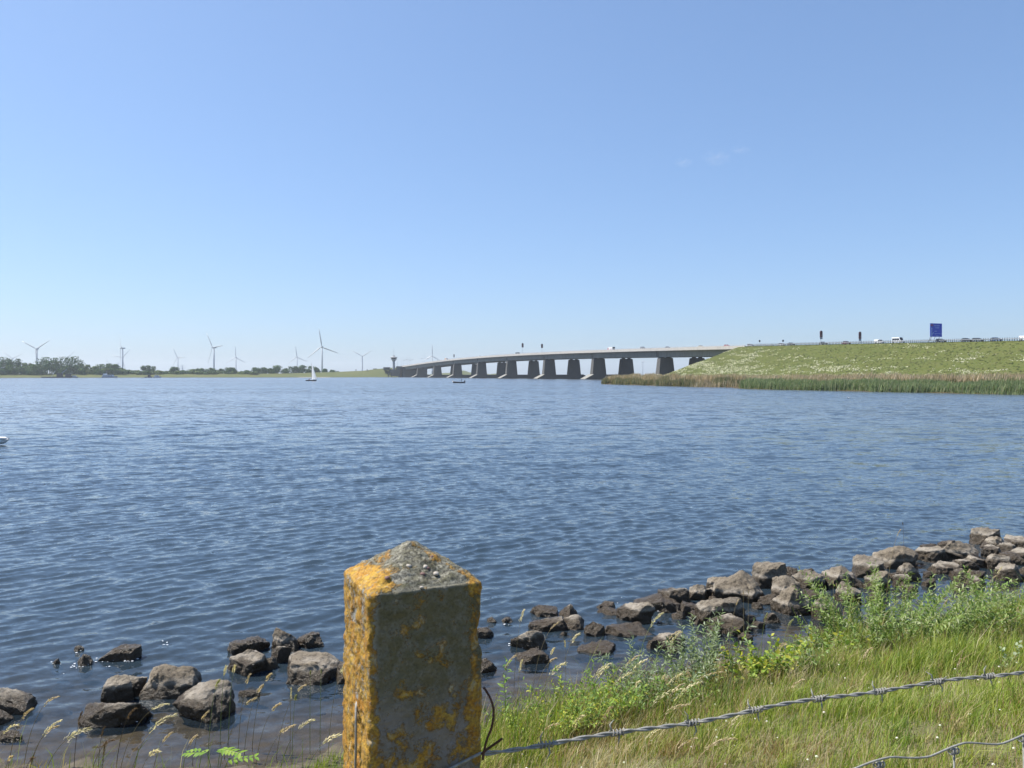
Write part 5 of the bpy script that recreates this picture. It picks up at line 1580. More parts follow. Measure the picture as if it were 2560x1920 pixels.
for a in [
    (31.7, 896, 29, -54, 1, "wind turbine nearest the left edge, low behind the trees"),
    (92.6, 872.2, 40, 58, 1, "tall wind turbine left of the wood's highest trees"),
    (166.7, 897, 30, -72, 1, "wind turbine whose blades just top the left wood"),
    (306.7, 870.6, 45, -36, 0.5, "tall wind turbine standing right of the left wood"),
    (306.7, 894.4, 28, -77, 1, "smaller wind turbine lined up behind the tall one beside the wood"),
    (273, 908.8, 15, -32, 0.95, "tiny distant wind turbine behind the wood's right end"),
    (444.9, 893.7, 27, -29, 0.95, "mid-sized wind turbine above the thin line of trees"),
    (535, 868.5, 45, -35, 0.8, "tall wind turbine in the middle of the far shore"),
    (590, 893.3, 28.5, -2, 1, "wind turbine with one blade straight up, right of the tall middle one"),
    (742.7, 892.4, 29, -7, 1, "wind turbine left of the sailing boat behind the copse"),
    (805.2, 866.9, 44.7, -9, 1, "tallest wind turbine, right above the sailing boat"),
    (905.9, 890.7, 28.5, -61, 1, "wind turbine between the sailing boat and the control tower"),
    (1080.5, 889.7, 28.6, 0, 1, "wind turbine rising behind the bridge deck"),
    (1109, 921.5, 9, -55, 1, "tiny wind turbine seen under the bridge"),
    (1607, 905, 16, -40, 0.4, "faint wind turbine seen under the bridge near the embankment"),
]:
    turbine(*a)
# power pylons
def pylon(x, ytop, ybase, label):
    d = 3200.0
    X0 = (x - 1280) / F * d; h = (HY - ytop) / F * d + H
    root = empty("power_pylon", (X0, d, 0)); tag(root, label, "pylon", "distant power pylons")
    mb = MB()
    for sx_, sy_ in ((-1, -1), (1, -1), (1, 1), (-1, 1)):
        mb.tube([(sx_ * 4, sy_ * 4, 0), (sx_ * 1.5, sy_ * 1.5, h * 0.62), (0, 0, h)], 0.55, 4)
    for k in range(6):
        z0, z1 = h * k / 9, h * (k + 1) / 9
        w0, w1 = 4 - 2.5 * k / 6, 4 - 2.5 * (k + 1) / 6
        mb.tube([(-w0, -w0, z0), (w1, -w1, z1)], 0.3, 4); mb.tube([(w0, -w0, z0), (-w1, -w1, z1)], 0.3, 4)
    mb.build("mast", M["rail"], root)
    for k, f in enumerate((0.66, 0.8, 0.93)):
        wv = (13, 16, 9)[k]
        MB().tube([(-wv, 0, h * f), (0, 0, h * f + 1.5), (wv, 0, h * f)], 0.5, 4).build("cross_arm", M["rail"], root)
pylon(295, 906, 935, "lattice power pylon behind the wood's right end, left of two")
pylon(456, 912, 935, "lattice power pylon right of the mid-sized turbine, right of two")

# ------------------------------------------------------------------ boats
M["hull_dark"] = simple("hull_dark", (0.02, 0.022, 0.03), 0.35)
M["hull_blue"] = simple("hull_blue", (0.16, 0.20, 0.27), 0.5)
M["red"] = simple("red_paint", (0.45, 0.03, 0.03), 0.4)
M["cloth_dark"] = simple("cloth_dark", (0.03, 0.035, 0.05), 0.9)
M["cloth_red"] = simple("cloth_red", (0.35, 0.04, 0.04), 0.9)
M["skin"] = simple("skin", (0.45, 0.28, 0.2), 0.6)
def hull(L, B, D, mat, root, sheer=0.25, name="hull", stern=0.8):
    """boat hull along +x (bow at +L/2), keel at -0.3*D"""
    n, m = 14, 7
    vs, fs = [], []
    for i in range(n + 1):
        u = i / n
        wd2 = B / 2 * (stern + (1 - stern) * min(1, u * 2.5)) * (1 - max(0, (u - 0.45) / 0.55) ** 2.2)
        top = D * 0.7 + sheer * (max(0, u - 0.3) / 0.7) ** 2 * D
        for j in range(m):
            f = j / (m - 1) * 2 - 1
            yy = wd2 * math.copysign(abs(f) ** 0.6, f) if abs(f) > 0 else 0
            zz = -0.3 * D + (top + 0.3 * D) * abs(f) ** 2.2
            vs.append((-L / 2 + L * u + (0.06 * L * (zz / D) if u > 0.8 else 0), yy, zz))
    for i in range(n):
        for j in range(m - 1):
            a = i * m + j
            fs.append((a, a + 1, a + m + 1, a + m))
    fs.append(tuple(range(m)))
    for i in range(n):     # deck
        fs.append((i * m, i * m + m, i * m + 2 * m - 1, i * m + m - 1))
    return MB().add(vs, fs).build(name, mat, root, True)
def person(root_loc, h, mats, label, sit=False, rz=0.0, parent=None, arm=0.3):
    """one continuous body grown from a skeleton"""
    me = bpy.data.meshes.new("body")
    if sit:
        pts = [(0, 0, .45), (0, 0, .75), (0, 0, .98), (0, 0, 1.10), (0.02, 0, 1.28),
               (0, .17, .95), (.12, .22, .72), (.32, .16, .66), (0, -.17, .95), (.12, -.22, .72), (.32, -.16, .66),
               (.05, .09, .44), (.42, .11, .46), (.45, .11, .06), (.56, .11, .03), (.05, -.09, .44), (.42, -.11, .46), (.45, -.11, .06), (.56, -.11, .03)]
    else:
        pts = [(0, 0, .92), (0, 0, 1.15), (0, 0, 1.40), (0, 0, 1.50), (0.02, 0, 1.66),
               (0, .18, 1.38), (.03, .24, 1.10), (arm, .2, 0.95), (0, -.18, 1.38), (.03, -.24, 1.10), (arm, -.2, 0.95),
               (0, .09, .88), (.03, .10, .48), (0, .10, .06), (.13, .11, .03), (0, -.09, .88), (.02, -.10, .48), (-.02, -.10, .06), (.11, -.11, .03)]
    ed = [(0, 1), (1, 2), (2, 3), (3, 4), (2, 5), (5, 6), (6, 7), (2, 8), (8, 9), (9, 10), (0, 11), (11, 12), (12, 13), (13, 14), (0, 15), (15, 16), (16, 17), (17, 18)]
    rad = [.13, .12, .15, .055, .10, .07, .05, .04, .07, .05, .04, .09, .065, .045, .04, .09, .065, .045, .04]
    k = h / 1.75
    me.from_pydata([tuple(q * k for q in p) for p in pts], ed, [])
    o = link("person", me, parent, root_loc, (0, 0, rz))
    md = o.modifiers.new("skin", 'SKIN')
    for i, sv_ in enumerate(me.skin_vertices[0].data):
        sv_.radius = (rad[i] * k, rad[i] * k); sv_.use_root = (i == 0)
    o.modifiers.new("sub", 'SUBSURF').levels = 1
    me.materials.append(mats[0])
    head = Vector(pts[4]) * k
    hm = MB().lathe([(0.03, -.12), (.085, -.08), (.10, 0), (.095, .08), (.05, .125), (.01, .135)], 10, tuple(head)).build("hair", mats[1], o, True)
    if label: tag(o, label, "person")
    return o
# sailing boat
p = px(778, 952.6, wd(952.6)); SB = empty("sailing_boat", (p.x, p.y, 0.0), math.radians(-14))
tag(SB, "small sailing boat with dark hull and one white sail up", "sailing boat")
hull(6.4, 2.1, 0.9, M["hull_dark"], SB)
MB().box((0.5, 0, 0.62), (2.4, 1.3, 0.42), (0.85, 0.8)).build("cabin", M["white"], SB)
MB().tube([(0.25, 0, 0.5), (0.2, 0, 10.8)], [0.07, 0.04], 6).build("mast", M["dark"], SB)
MB().tube([(0.25, 0, 1.5), (-2.4, 0, 1.6)], 0.05, 6).build("boom", M["dark"], SB)
vs, fs = [], []
n = 10
for i in range(n + 1):
    u = i / n
    for j in range(5):
        f = j / 4
        a = Vector((0.35, 0, 10.2)).lerp(Vector((0.35, 0, 1.1)), u); b = Vector((0.35, 0, 10.3)).lerp(Vector((3.0, 1.5, 1.0)), u)
        q = a.lerp(b, f); q.y += 0.55 * math.sin(f * math.pi) * (0.25 + u * 0.75)
        vs.append(q)
for i in range(n):
    for j in range(4):
        fs.append((i * 5 + j, i * 5 + j + 1, i * 5 + j + 6, i * 5 + j + 5))
t = NT("translucent_sailcloth")
nd = t.bsdf(t.mix(t.noise(t.coord("Object"), 2.0), (0.80, 0.80, 0.78), (0.86, 0.86, 0.84)), 0.7)
tr = t.n("BsdfTranslucent"); tr.inputs["Color"].default_value = (0.93, 0.93, 0.91, 1)
mx = t.n("MixShader", Fac=0.5); t.l(nd, mx.inputs[1]); t.l(tr.outputs[0], mx.inputs[2])
M["sail"] = t.done(mx.outputs[0])
o = MB().add(vs, fs).build("sail", M["sail"], SB, True)
for i, (xx, mm, w) in enumerate(((-1.6, "cloth_red", "red clothing at the stern"), (-0.9, "cloth_dark", "dark clothing by the cabin"))):
    q = SB.matrix_basis @ Vector((xx, 0.25 - 0.4 * i, 0.28))
    person(q, 1.7, (M[mm], M["dark"]), "person in " + w + " of the sailing boat", True, math.radians(-14))
# fishing motor boat
p = px(1147, 957.6, wd(957.6)); FB = empty("motor_boat", (p.x, p.y, 0.0), math.radians(176))
tag(FB, "open dark motor boat with one man, drifting before the bridge", "boat")
hull(5.0, 1.9, 0.75, M["hull_dark"], FB, 0.45)
eng = MB().box((-2.65, 0, -0.2), (0.35, 0.3, 0.8)).box((-2.6, 0, 0.6), (0.6, 0.42, 0.5), (0.8, 0.8)); eng.build("outboard", M["dark"], FB)
MB().tube([(2.35, 0, 0.6), (2.75, 0, 1.0), (2.8, 0, 1.35)], 0.06, 6).build("bow_motor", M["dark"], FB)
MB().box((-1.0, 0, 0.3), (0.4, 1.2, 0.3)).build("seat", M["white"], FB)
q = FB.matrix_basis @ Vector((-1.15, 0, 0.16)); person(q, 1.78, (M["cloth_dark"], M["dark"]), "person in dark clothing standing at the back of the motor boat", False, math.radians(176), None, 0.2)
# ships moored on the far shore
def at_shore(x, off=-6):
    d = float(np.interp(x, FSX, FSD)) + off
    return Vector(((x - 1280) / F * d, d, 0)), d
q, d = at_shore(142); SH = empty("work_barge", q); L = 72 / F * d
tag(SH, "long low dark work barge with crane moored before the left wood", "barge")
hull(L, 7, 2.2, M["hull_dark"], SH, 0.2, stern=0.95)
MB().box((4, 0, 1.5), (6, 5, 5.0), (0.9, 0.9)).build("deckhouse", M["dark"], SH)
MB().box((15, 0, 1.5), (6, 4, 3.6)).build("engine_box", M["dark"], SH)
MB().tube([(6, 0, 5.5), (13, 0, 11)], 0.5, 4).tube([(6, 0, 6.5), (13, 0, 11)], 0.3, 4).build("crane", M["hull_blue"], SH)
MB().tube([(-7, 0, 1.5), (-2, 0, 9)], 0.3, 4).build("boom", M["rail"], SH)
q, d = at_shore(186); S2 = empty("cabin_boat", q)
tag(S2, "pale grey cabin boat moored right of the work barge", "boat")
hull(9.5, 3.2, 1.6, M["hull_blue"], S2); MB().box((-0.5, 0, 1.1), (5.5, 2.6, 2.0), (0.85, 0.85)).build("cabin", M["white"], S2); MB().box((-0.5, 0, 1.9), (5.3, 2.62, 0.7), (0.95, 0.95)).build("windows", M["glass"], S2)
q, d = at_shore(274); S3 = empty("passenger_ship", q)
tag(S3, "pale blue-grey passenger ship moored alone on the far shore", "ship")
hull(20, 4.6, 2.4, M["hull_blue"], S3, 0.2, stern=0.95); MB().box((-2, 0, 1.7), (14, 4.0, 2.2), (0.97, 0.9)).build("saloon", M["white"], S3)
for k in range(6):
    MB().box((-7.5 + k * 2.2, -2.02, 2.3), (1.5, 0.1, 0.9)).build("window", M["glass"], S3)
MB().box((-6, 0, 3.9), (4, 3, 1.8), (0.9, 0.9)).build("wheelhouse", M["white"], S3); MB().tube([(-4, 0, 5.6), (-4, 0, 9)], 0.12, 5).build("mast", M["rail"], S3)
q, d = at_shore(371); S4 = empty("fishing_cutter", q)
tag(S4, "brown fishing cutter moored left of the white cruiser", "boat")
hull(10, 3.4, 2.0, M["hull_dark"], S4); MB().box((1, 0, 1.3), (3, 2.4, 2.6), (0.9, 0.9)).build("wheelhouse", M["rust"], S4); MB().tube([(-2, 0, 1.2), (-2, 0, 6.5)], 0.12, 5).build("mast", M["rail"], S4)
q, d = at_shore(393); S5 = empty("motor_cruiser", q)
tag(S5, "white and blue motor cruiser moored under the rounded tree", "boat")
hull(11, 3.6, 1.9, M["hull_blue"], S5); MB().box((-0.5, 0, 1.3), (6, 3, 2.0), (0.8, 0.85)).build("cabin", M["white"], S5); MB().box((-0.4, 0, 2.1), (5.4, 2.9, 0.7), (0.9, 0.95)).build("windows", M["glass"], S5)
MB().tube([(-2, 0, 3.2), (-2, 0, 5.2)], 0.1, 5).build("mast", M["rail"], S5)

# ------------------------------------------------------------------ swan at the left edge
M["feather"] = simple("white_feather", (0.80, 0.79, 0.76), 0.8, var=0.04, scale=30, bump=0.004)
M["bill"] = simple("bill_orange", (0.55, 0.20, 0.05), 0.5)
sp = px(-2, 1111, wd(1111))
me = bpy.data.meshes.new("swan")
pts = [(0.0, 0, .14), (-0.22, 0, .17), (0.26, 0, .19), (0.44, 0, .24), (-0.40, 0, .20), (-0.48, 0, .40), (-0.42, 0, .60), (-0.47, 0, .72), (-0.58, 0, .72)]
me.from_pydata(pts, [(0, 1), (0, 2), (2, 3), (1, 4), (4, 5), (5, 6), (6, 7), (7, 8)], [])
sw_ = link("swan", me, None, (sp.x, sp.y, 0.0), (0, 0, 0.12))
sw_.modifiers.new("skin", 'SKIN')
for i, q in enumerate(me.skin_vertices[0].data):
    rad = [.20, .18, .15, .035, .09, .045, .042, .055, .035][i]
    q.radius = (rad, rad * (0.85 if i < 4 else 1)); q.use_root = (i == 0)
sw_.modifiers.new("sub", 'SUBSURF').levels = 2; sw_.modifiers["sub"].render_levels = 2
me.materials.append(M["feather"])
tag(sw_, "white swan cut off by the left edge, tail towards the right", "swan")
for sg in (-1, 1):
    wv = MB()
    prof = [(-0.30, .0, .24), (-0.05, .06, .33), (0.20, .05, .33), (0.42, .0, .27), (0.20, -.02, .19), (-0.10, -.02, .16)]
    wv.add([(a, sg * (0.17 + b), c) for a, b, c in prof] + [(a, sg * (0.10 + b), c + 0.03) for a, b, c in prof], [(0, 1, 2, 3, 4, 5), (11, 10, 9, 8, 7, 6)] + [(i, i + 6, (i + 1) % 6 + 6, (i + 1) % 6) for i in range(6)])
    wv.build("wing", M["feather"], sw_, True)
MB().tube([(-0.60, 0, .72), (-0.68, 0, .69)], [.025, .01], 6).build("bill", M["bill"], sw_)
sp = px(2121, 996, wd(996))
me = bpy.data.meshes.new("gull")
me.from_pydata([(0, 0, .07), (0.14, 0, .09), (0.26, 0, .12), (-0.12, 0, .10), (-0.17, 0, .19), (-0.22, 0, .19)], [(0, 1), (1, 2), (0, 3), (3, 4), (4, 5)], [])
gl_ = link("gull", me, None, (sp.x, sp.y, 0.0), (0, 0, 0.3))
gl_.modifiers.new("skin", 'SKIN')
for i, q in enumerate(me.skin_vertices[0].data):
    rad = [.09, .07, .02, .07, .045, .02][i]; q.radius = (rad, rad); q.use_root = (i == 0)
gl_.modifiers.new("sub", 'SUBSURF').levels = 1
me.materials.append(M["feather"]); tag(gl_, "white gull floating before the green reeds", "gull")

# ------------------------------------------------------------------ vehicles
PAINT = {}
def paint(c):
    if c not in PAINT: PAINT[c] = simple("car_paint", c, 0.25, 0.0, var=0.03, scale=2, spec=0.6)
    return PAINT[c]
def wheels(root, xs, half, r):
    for xx in xs:
        for sg in (-1, 1):
            o = MB().lathe([(r * 0.6, -0.11), (r, -0.09), (r, 0.09), (r * 0.6, 0.11)], 14).build("wheel", M["tyre"], root, True, (xx, sg * half, r), (math.radians(90), 0, 0))
            MB().lathe([(r * 0.55, -0.12), (r * 0.5, 0.12)], 10).build("rim", M["rail"], o)
def vehicle(kind, colr, label, group="vehicles on the bridge road"):
    root = empty({"car": "car", "estate": "car", "van": "van", "minibus": "minibus", "truck": "truck", "box": "truck"}[kind])
    tag(root, label, {"car": "car", "estate": "car", "van": "van", "minibus": "minibus", "truck": "truck", "box": "truck"}[kind], group)
    P_ = paint(colr)
    if kind in ("car", "estate"):
        body = [(-2.15, .28), (2.15, .28), (2.2, .62), (2.0, .78), (1.0, .92), (-1.7, .95), (-2.15, .88), (-2.2, .6)]
        MB().prism(body, -0.88, 0.88).build("body", P_, root)
        back = -2.05 if kind == "estate" else -1.75
        cab = [(1.05, .92), (0.3, 1.38), (-1.3 if kind == "car" else -1.8, 1.40), (back, .94)]
        MB().prism(cab, -0.80, 0.80, [1, .82, .82, 1]).build("windows", M["glass"], root)
        MB().prism([(0.3, 1.38), (0.2, 1.47), (-1.2 if kind == "car" else -1.7, 1.48), (-1.3 if kind == "car" else -1.8, 1.40)], -0.67, 0.67).build("roof", P_, root)
        for sg in (-1, 1):
            MB().box((2.15, sg * 0.62, .55), (0.12, .36, .16)).build("headlight", M["white"], root)
            MB().box((-2.17, sg * 0.66, .6), (0.1, .28, .2)).build("tail_light", M["red"], root)
        wheels(root, (-1.35, 1.35), 0.82, 0.33)
    elif kind in ("van", "minibus"):
        L, hh = (4.6, 1.85) if kind == "van" else (6.0, 2.6)
        x0, x1 = -L / 2, L / 2
        body = [(x0, .3), (x1, .3), (x1, .8), (x1 - .35, 1.0), (x1 - 1.1, 1.12), (x1 - 1.75, hh), (x0 + .1, hh), (x0, hh - .3)]
        MB().prism(body, -0.95, 0.95, [1, 1, 1, 1, 1, .88, .88, .95]).build("body", P_, root)
        MB().prism([(x1 - 1.0, 1.14), (x1 - 1.62, hh - .12), (x1 - 1.72, hh - .12), (x1 - 1.12, 1.14)], -0.80, 0.80).build("windscreen", M["glass"], root)
        if kind == "minibus":
            for k in range(3):
                for sg in (-1, 1):
                    MB().box((x0 + .95 + k * 1.35, sg * 0.93, 1.25), (1.2, .08, .85)).build("window", M["glass"], root)
        else:
            for sg in (-1, 1):
                MB().box((x1 - 1.75, sg * 0.925, 1.05), (.85, .08, .5)).build("window", M["glass"], root)
        for sg in (-1, 1):
            MB().box((x1 - .02, sg * 0.68, .62), (0.12, .3, .2)).build("headlight", M["white"], root)
        wheels(root, (x0 + .9, x1 - .85), 0.86, 0.34)
    else:
        L = 9.5
        MB().box((-1.0, 0, 1.0), (7.2, 2.5, 2.75)).build("box_body", P_, root)
        MB().box((-4.63, 0, 1.05), (0.08, 2.4, 2.6)).build("rear_door", M["railpost"] if kind == "truck" else P_, root)
        cabm = M["red"] if kind == "truck" else M["white"]
        MB().prism([(2.75, .6), (4.75, .6), (4.75, 1.5), (4.5, 2.9), (2.75, 3.0)], -1.2, 1.2, [1, 1, 1, .93, .93]).build("cab", cabm, root)
        MB().prism([(4.77, 1.6), (4.56, 2.6), (4.5, 2.6), (4.7, 1.6)], -1.0, 1.0).build("windscreen", M["glass"], root)
        MB().box((-0.5, 0, .65), (8.2, 1.0, .3)).build("chassis", M["dark"], root)
        if kind == "truck":
            rr_ = random.Random(3)
            mb = MB(); xx = -3.6
            for wl_ in (5, 6):
                for k in range(wl_):
                    hgt_ = rr_.choice((.45, .45, .62)); mb.box((xx, -1.262, 1.75), (.22, .012, hgt_)); mb.box((xx, 1.262, 1.75), (.22, .012, hgt_)); xx += .36
                xx += .4
            tag(mb.build("lettering", M["red"], root), kind="stuff")
        wheels(root, (-3.4, -2.3, 3.7), 1.05, 0.48)
    return root
def put(kind, colr, xpx, o, label, away=False):
    v = vehicle(kind, colr, label)
    s = s_at_px(xpx, o)
    v.location = RP(s, o, 0.035)
    g_ = math.atan2(road_z(s + 5) - road_z(s - 5), 10)
    v.rotation_euler = (0, -g_ if away else g_, ROAD_ROT + (0 if away else math.pi))
    return v
WHT = (0.75, 0.76, 0.77); BLK = (0.02, 0.022, 0.03); GRY = (0.12, 0.13, 0.15); DRD = (0.22, 0.03, 0.03); CRM = (0.62, 0.55, 0.40); PCH = (0.62, 0.42, 0.30); BLU = (0.06, 0.11, 0.25)
put("van", WHT, 2198, 5.5, "white van behind the guard rail left of the minibus")
put("minibus", WHT, 2246, 5.5, "white minibus with dark windows on the embankment road")
put("estate", BLK, 2352, 5.5, "black car directly beneath the blue sign")
put("car", BLK, 2416, 5.5, "black car heading a row of three right of the blue sign")
put("estate", GRY, 2445, 6.0, "dark grey car, middle of three right of the blue sign")
put("car", BLU, 2490, 5.5, "dark blue car, last of three towards the right edge")
put("van", WHT, 2566, 5.5, "white vehicle cut off by the right edge of the picture")
put("car", DRD, 2116, 5.5, "dark red car low behind the guard rail left of the second signal board")
put("car", BLK, 2058, 5.5, "black car beneath the first tall signal board")
put("car", BLK, 1978, 5.5, "black car right of the second round sign")
put("car", WHT, 1954, 6.5, "white car behind the second round sign")
put("estate", WHT, 1876, 5.5, "white estate car just left of the first round sign")
put("estate", (0.5, 0.05, 0.05), 1817, 5.5, "bright red car at the end of the bridge")
put("car", CRM, 1752, 5.5, "cream car on the bridge left of the bright red car")
put("car", GRY, 1669, 5.5, "grey car on the bridge behind the railing")
put("van", GRY, 1607, 6.0, "dark grey van on the bridge right of the white truck")
put("truck", WHT, 1528, 27.0, "white box truck with red cab and red lettering on the bridge", True)
put("box", BLK, 1293, 26.0, "dark box truck left of the tall bridge signals", True)
put("van", WHT, 1199, 6.0, "white van low behind the railing, left part of the bridge")
put("box", PCH, 1116, 10.0, "peach box truck with white cab on the far bridge end")
put("van", CRM, 1094, 8.0, "cream van behind the peach truck")
put("van", WHT, 1057, 8.0, "white van farthest along the bridge")
put("car", GRY, 1036, 8.0, "grey car at the far end of the bridge")
put("car", (0.35, 0.37, 0.2), 1417, 26.0, "olive car on the far lanes between the bridge signals and truck", True)

# ------------------------------------------------------------------ signals and signs along the road
def signal_board(xpx, ytop, ybot, o, label, plate=False, wpx=7.6):
    s = s_at_px(xpx, o); b = RP(s, o, 0.0); d = b.y
    z0 = H + (HY - ybot) / F * d - b.z; z1 = H + (HY - ytop) / F * d - b.z
    w = wpx / F * d
    root = empty("signal_board", b, ROAD_ROT - math.pi / 2); tag(root, label, "road signal", "tall road signal boards")
    MB().tube([(0, 0.3, -0.3), (0, 0.3, z0 + 0.4)], 0.12, 8).build("pole", M["rail"], root)
    prof = [(-w / 2, z0), (w / 2, z0), (w / 2, z1 - w / 2)] + [(w / 2 * math.cos(a), z1 - w / 2 + w / 2 * math.sin(a)) for a in np.linspace(0.3, math.pi - 0.3, 7)] + [(-w / 2, z1 - w / 2)]
    MB().prism(prof, -0.15, 0.15).build("board", M["signal"], root)
    for k, zz in enumerate((0.28, 0.52, 0.76)):
        MB().lathe([(w * 0.22, 0), (w * 0.2, 0.1)], 12).build("lamp", M["lampdark"] if k else M["lamppale"], root, False, (0, -0.15, z0 + (z1 - z0) * zz), (math.radians(90), 0, 0))
    if plate:
        MB().box((0, 0, z0 - 0.95), (w, 0.1, 0.9)).build("plate", M["hull_blue"], root)
M["signal"] = simple("signal_dark_red", (0.075, 0.018, 0.026), 0.5)
M["lampdark"] = simple("lamp_dark", (0.06, 0.02, 0.025), 0.3)
M["lamppale"] = simple("lamp_pale", (0.25, 0.16, 0.16), 0.3)
signal_board(2053, 826.5, 843, -0.2, "dark red signal board with plate, first on the embankment", True)
signal_board(2150, 829, 847, -0.2, "dark red signal board with plate, second on the embankment", True)
signal_board(1306.5, 857.5, 868.5, 20, "signal board on a pole on the bridge, left of the pair", wpx=5)
signal_board(1355, 859.5, 870, 20, "signal board on a pole on the bridge, right of the pair", wpx=5)
signal_board(1135, 885.5, 893, 20, "small dark signal board at the far bridge end", wpx=2.6)
for i, (xp, yp) in enumerate(((1899, 852.5), (1957.6, 852))):
    o_ = 0.6; s = s_at_px(xp, o_); b = RP(s, o_, 0); d = b.y
    root = empty("round_sign", b, ROAD_ROT - math.pi / 2); tag(root, "round dark-backed road sign on a post, %s of two at the embankment head" % ("left", "right")[i], "road sign", "round road signs")
    z = H + (HY - yp) / F * d - b.z
    MB().tube([(0, 0.05, -0.2), (0, 0.05, z)], 0.06, 6).build("pole", M["rail"], root)
    MB().lathe([(0.6, 0), (0.6, 0.05)], 20).build("disc", M["railpost"], root, False, (0, 0, z), (math.radians(90), 0, 0))
# blue direction sign
s = s_at_px(2340, 0.8); b = RP(s, 0.8, 0); d = b.y
k = d / F
BS_ = empty("direction_sign", b, math.radians(18)); tag(BS_, "large blue motorway direction sign on slanted supports", "road sign")
zt, zb_ = H + (HY - 808.5) * k - b.z, H + (HY - 842) * k - b.z
w = 37.5 * k
M["signblue"] = simple("sign_blue", (0.012, 0.06, 0.55), 0.35, var=0.06)
M["signtext"] = simple("sign_text", (0.45, 0.6, 0.85), 0.5, var=0.05)
M["signred"] = simple("sign_red", (0.22, 0.05, 0.16), 0.4)
MB().box((0, 0, zb_), (w, 0.12, zt - zb_)).build("panel", M["signblue"], BS_)
for xx in (-w * 0.42, -w * 0.32, -0.1, w * 0.35):
    MB().tube([(xx - 0.55, 0.9, -0.3), (xx, 0.12, zb_ + 0.6)], 0.09, 6).build("support", M["railpost"], BS_)
h = zt - zb_
def words(x0, x1, zc, hh, seed):
    """row of letter-like strokes, too far to read"""
    r = random.Random(seed); mb = MB(); x = x0
    while x < x1:
        ww2 = r.uniform(0.10, 0.2)
        mb.box((x, -0.07, zc - hh / 2), (ww2 * 0.35, 0.02, hh * r.choice((0.7, 1, 0.7)))); mb.box((x + ww2 * 0.5, -0.07, zc - hh / 2 + r.choice((0, .3, .55)) * hh), (ww2 * 0.6, 0.02, hh * 0.18))
        x += ww2 + 0.05
        if r.random() < 0.06: x += 0.2
    tag(mb.build("lettering", M["signtext"], BS_), kind="stuff")
words(-w * .16, w * .27, zb_ + h * .83, .42, 1); words(-w * .09, w * .25, zb_ + h * .68, .42, 2); words(-w * .14, w * .08, zb_ + h * .42, .45, 3); words(-w * .12, w * .44, zb_ + h * .24, .42, 4); words(0, w * .28, zb_ + h * .08, .36, 5)
MB().box((-w * .36, -0.075, zb_ + h * .80), (w * .22, 0.02, h * .13)).build("route_badge", M["signred"], BS_)
MB().add([(-w * .39, -.075, zb_ + h * .04), (-w * .35, -.075, zb_ + h * .04), (-w * .35, -.075, zb_ + h * .6), (-w * .33, -.075, zb_ + h * .6), (-w * .37, -.075, zb_ + h * .7), (-w * .41, -.075, zb_ + h * .6), (-w * .39, -.075, zb_ + h * .6)], [(0, 1, 2, 6), (3, 4, 5)]).add([(-w * .35, -.075, zb_ + h * .14), (-w * .33, -.075, zb_ + h * .14), (-w * .22, -.075, zb_ + h * .3), (-w * .25, -.075, zb_ + h * .32), (-w * .2, -.075, zb_ + h * .34), (-w * .21, -.075, zb_ + h * .26)], [(0, 1, 2, 3), (3, 5, 4)]).build("arrow", M["signtext"], BS_)
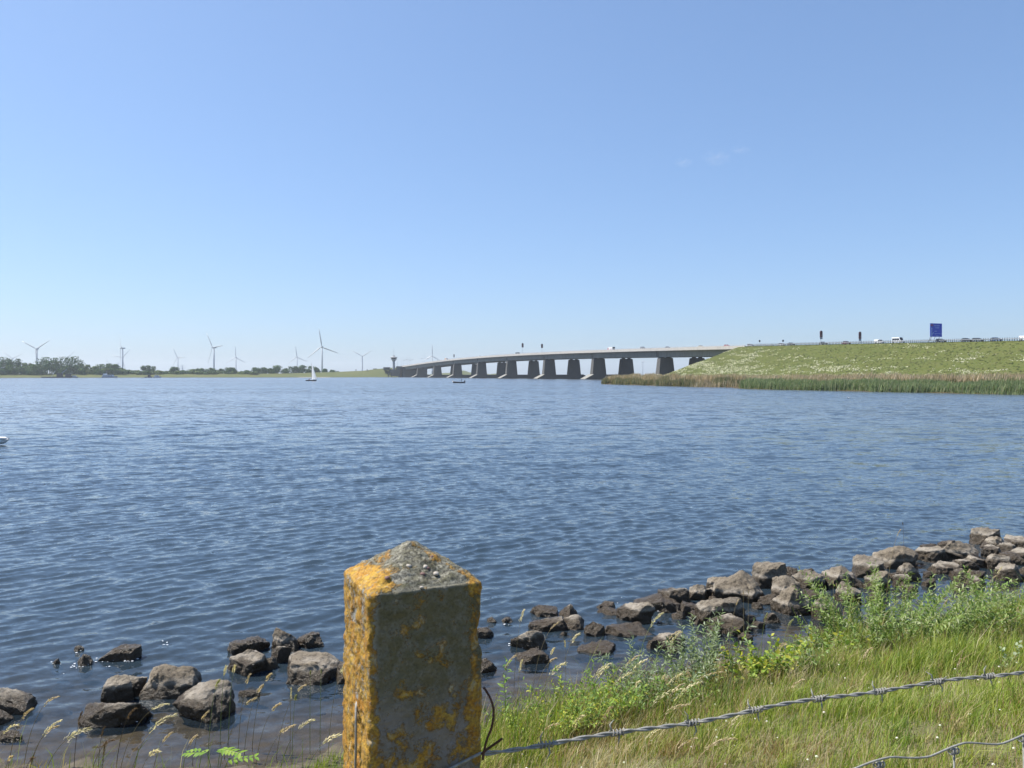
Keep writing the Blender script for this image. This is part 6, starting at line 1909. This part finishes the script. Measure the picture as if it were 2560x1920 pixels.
# lamp posts and masts at the far end
for i, (xp, yt, arm) in enumerate(((1003, 893, 0), (1008.5, 891, 0), (1018, 891, 1), (1023.5, 888, 1), (1062, 886, 1), (993.5, 902, 0))):
    o_ = (4 + 6 * i) % 30; s = s_at_px(xp, o_); s = min(s, 735); b = RP(s, o_, 0); b.x = (xp - 1280) / F * b.y; d = b.y
    root = empty("lamp_post" if arm else "flag_mast", b); z = H + (HY - yt) / F * d - b.z
    tag(root, ("slim lamp post at the far bridge end, %s from the left" if arm else "thin bare mast near the control tower, %s from the left") % ORD[[1, 2, 0, 1, 2, 0][i]], "lamp post" if arm else "mast")
    MB().tube([(0, 0, 0), (0, 0, z)], [0.22, 0.12], 6).build("pole", M["rail"], root)
    if arm:
        za = z * 0.62
        MB().tube([(-5, 0, za), (5, 0, za)], 0.09, 5).build("arm", M["rail"], root)
        for sg in (-1, 1): MB().box((sg * 5, 0, za - .35), (2.2, 0.8, 0.45), (.8, .8)).build("lantern", M["dark"], root)
    else:
        MB().lathe([(0.3, 0), (0.3, 0.5)], 6).build("base", M["rail"], root)

# ------------------------------------------------------------------ faint cloud wisps
t = NT("cloud_wisp")
v = t.coord("Object")
dd = t.n("VectorMath", operation='LENGTH'); t.l(v, dd.inputs[0])
den = t.math('MULTIPLY', t.math('SUBTRACT', 1.0, dd.outputs["Value"], True), t.ramp(t.noise(v, 2.2, 5, 0.6), [(0.42, 0.0), (0.75, 1.0)]))
vol = t.n("VolumePrincipled"); vol.inputs["Color"].default_value = (1, 1, 1, 1); t.l(t.math('MULTIPLY', den, 0.0035), vol.inputs["Density"])
t.l(vol.outputs[0], t.out.inputs["Volume"])
for i, (xx, yy, w_, h_) in enumerate(((1790, 395, 150, 60), (1708, 406, 95, 35), (1850, 375, 110, 25))):
    c = px(xx, yy, 9000)
    bm = bmesh.new(); bmesh.ops.create_icosphere(bm, subdivisions=3, radius=1.0)
    cm = bpy.data.meshes.new("cloud"); bm.to_mesh(cm); bm.free(); cm.materials.append(t.m)
    o = link("cloud", cm, None, c); o.scale = (w_ * 1.3, 90, h_ * 1.8)
    tag(o, "tiny faint white cloud wisp in the blue sky, %s of three from the left" % ("middle", "first", "last")[i], "cloud", "faint cloud wisps")

# ------------------------------------------------------------------ haze
hz = MB().box((0, 4450, -4.5), (17000, 9700, 155)).build("haze", None)
m = bpy.data.materials.new("haze_air"); m.use_nodes = True; m.node_tree.nodes.clear()
ho = m.node_tree.nodes.new("ShaderNodeOutputMaterial"); hv = m.node_tree.nodes.new("ShaderNodeVolumePrincipled")
hv.inputs["Color"].default_value = (0.86, 0.93, 1.0, 1); hv.inputs["Density"].default_value = 0.00011; hv.inputs["Anisotropy"].default_value = 0.2
m.node_tree.links.new(hv.outputs[0], ho.inputs["Volume"])
hz.data.materials.append(m)
tag(hz, "thin blue summer haze over the lake", kind="stuff")
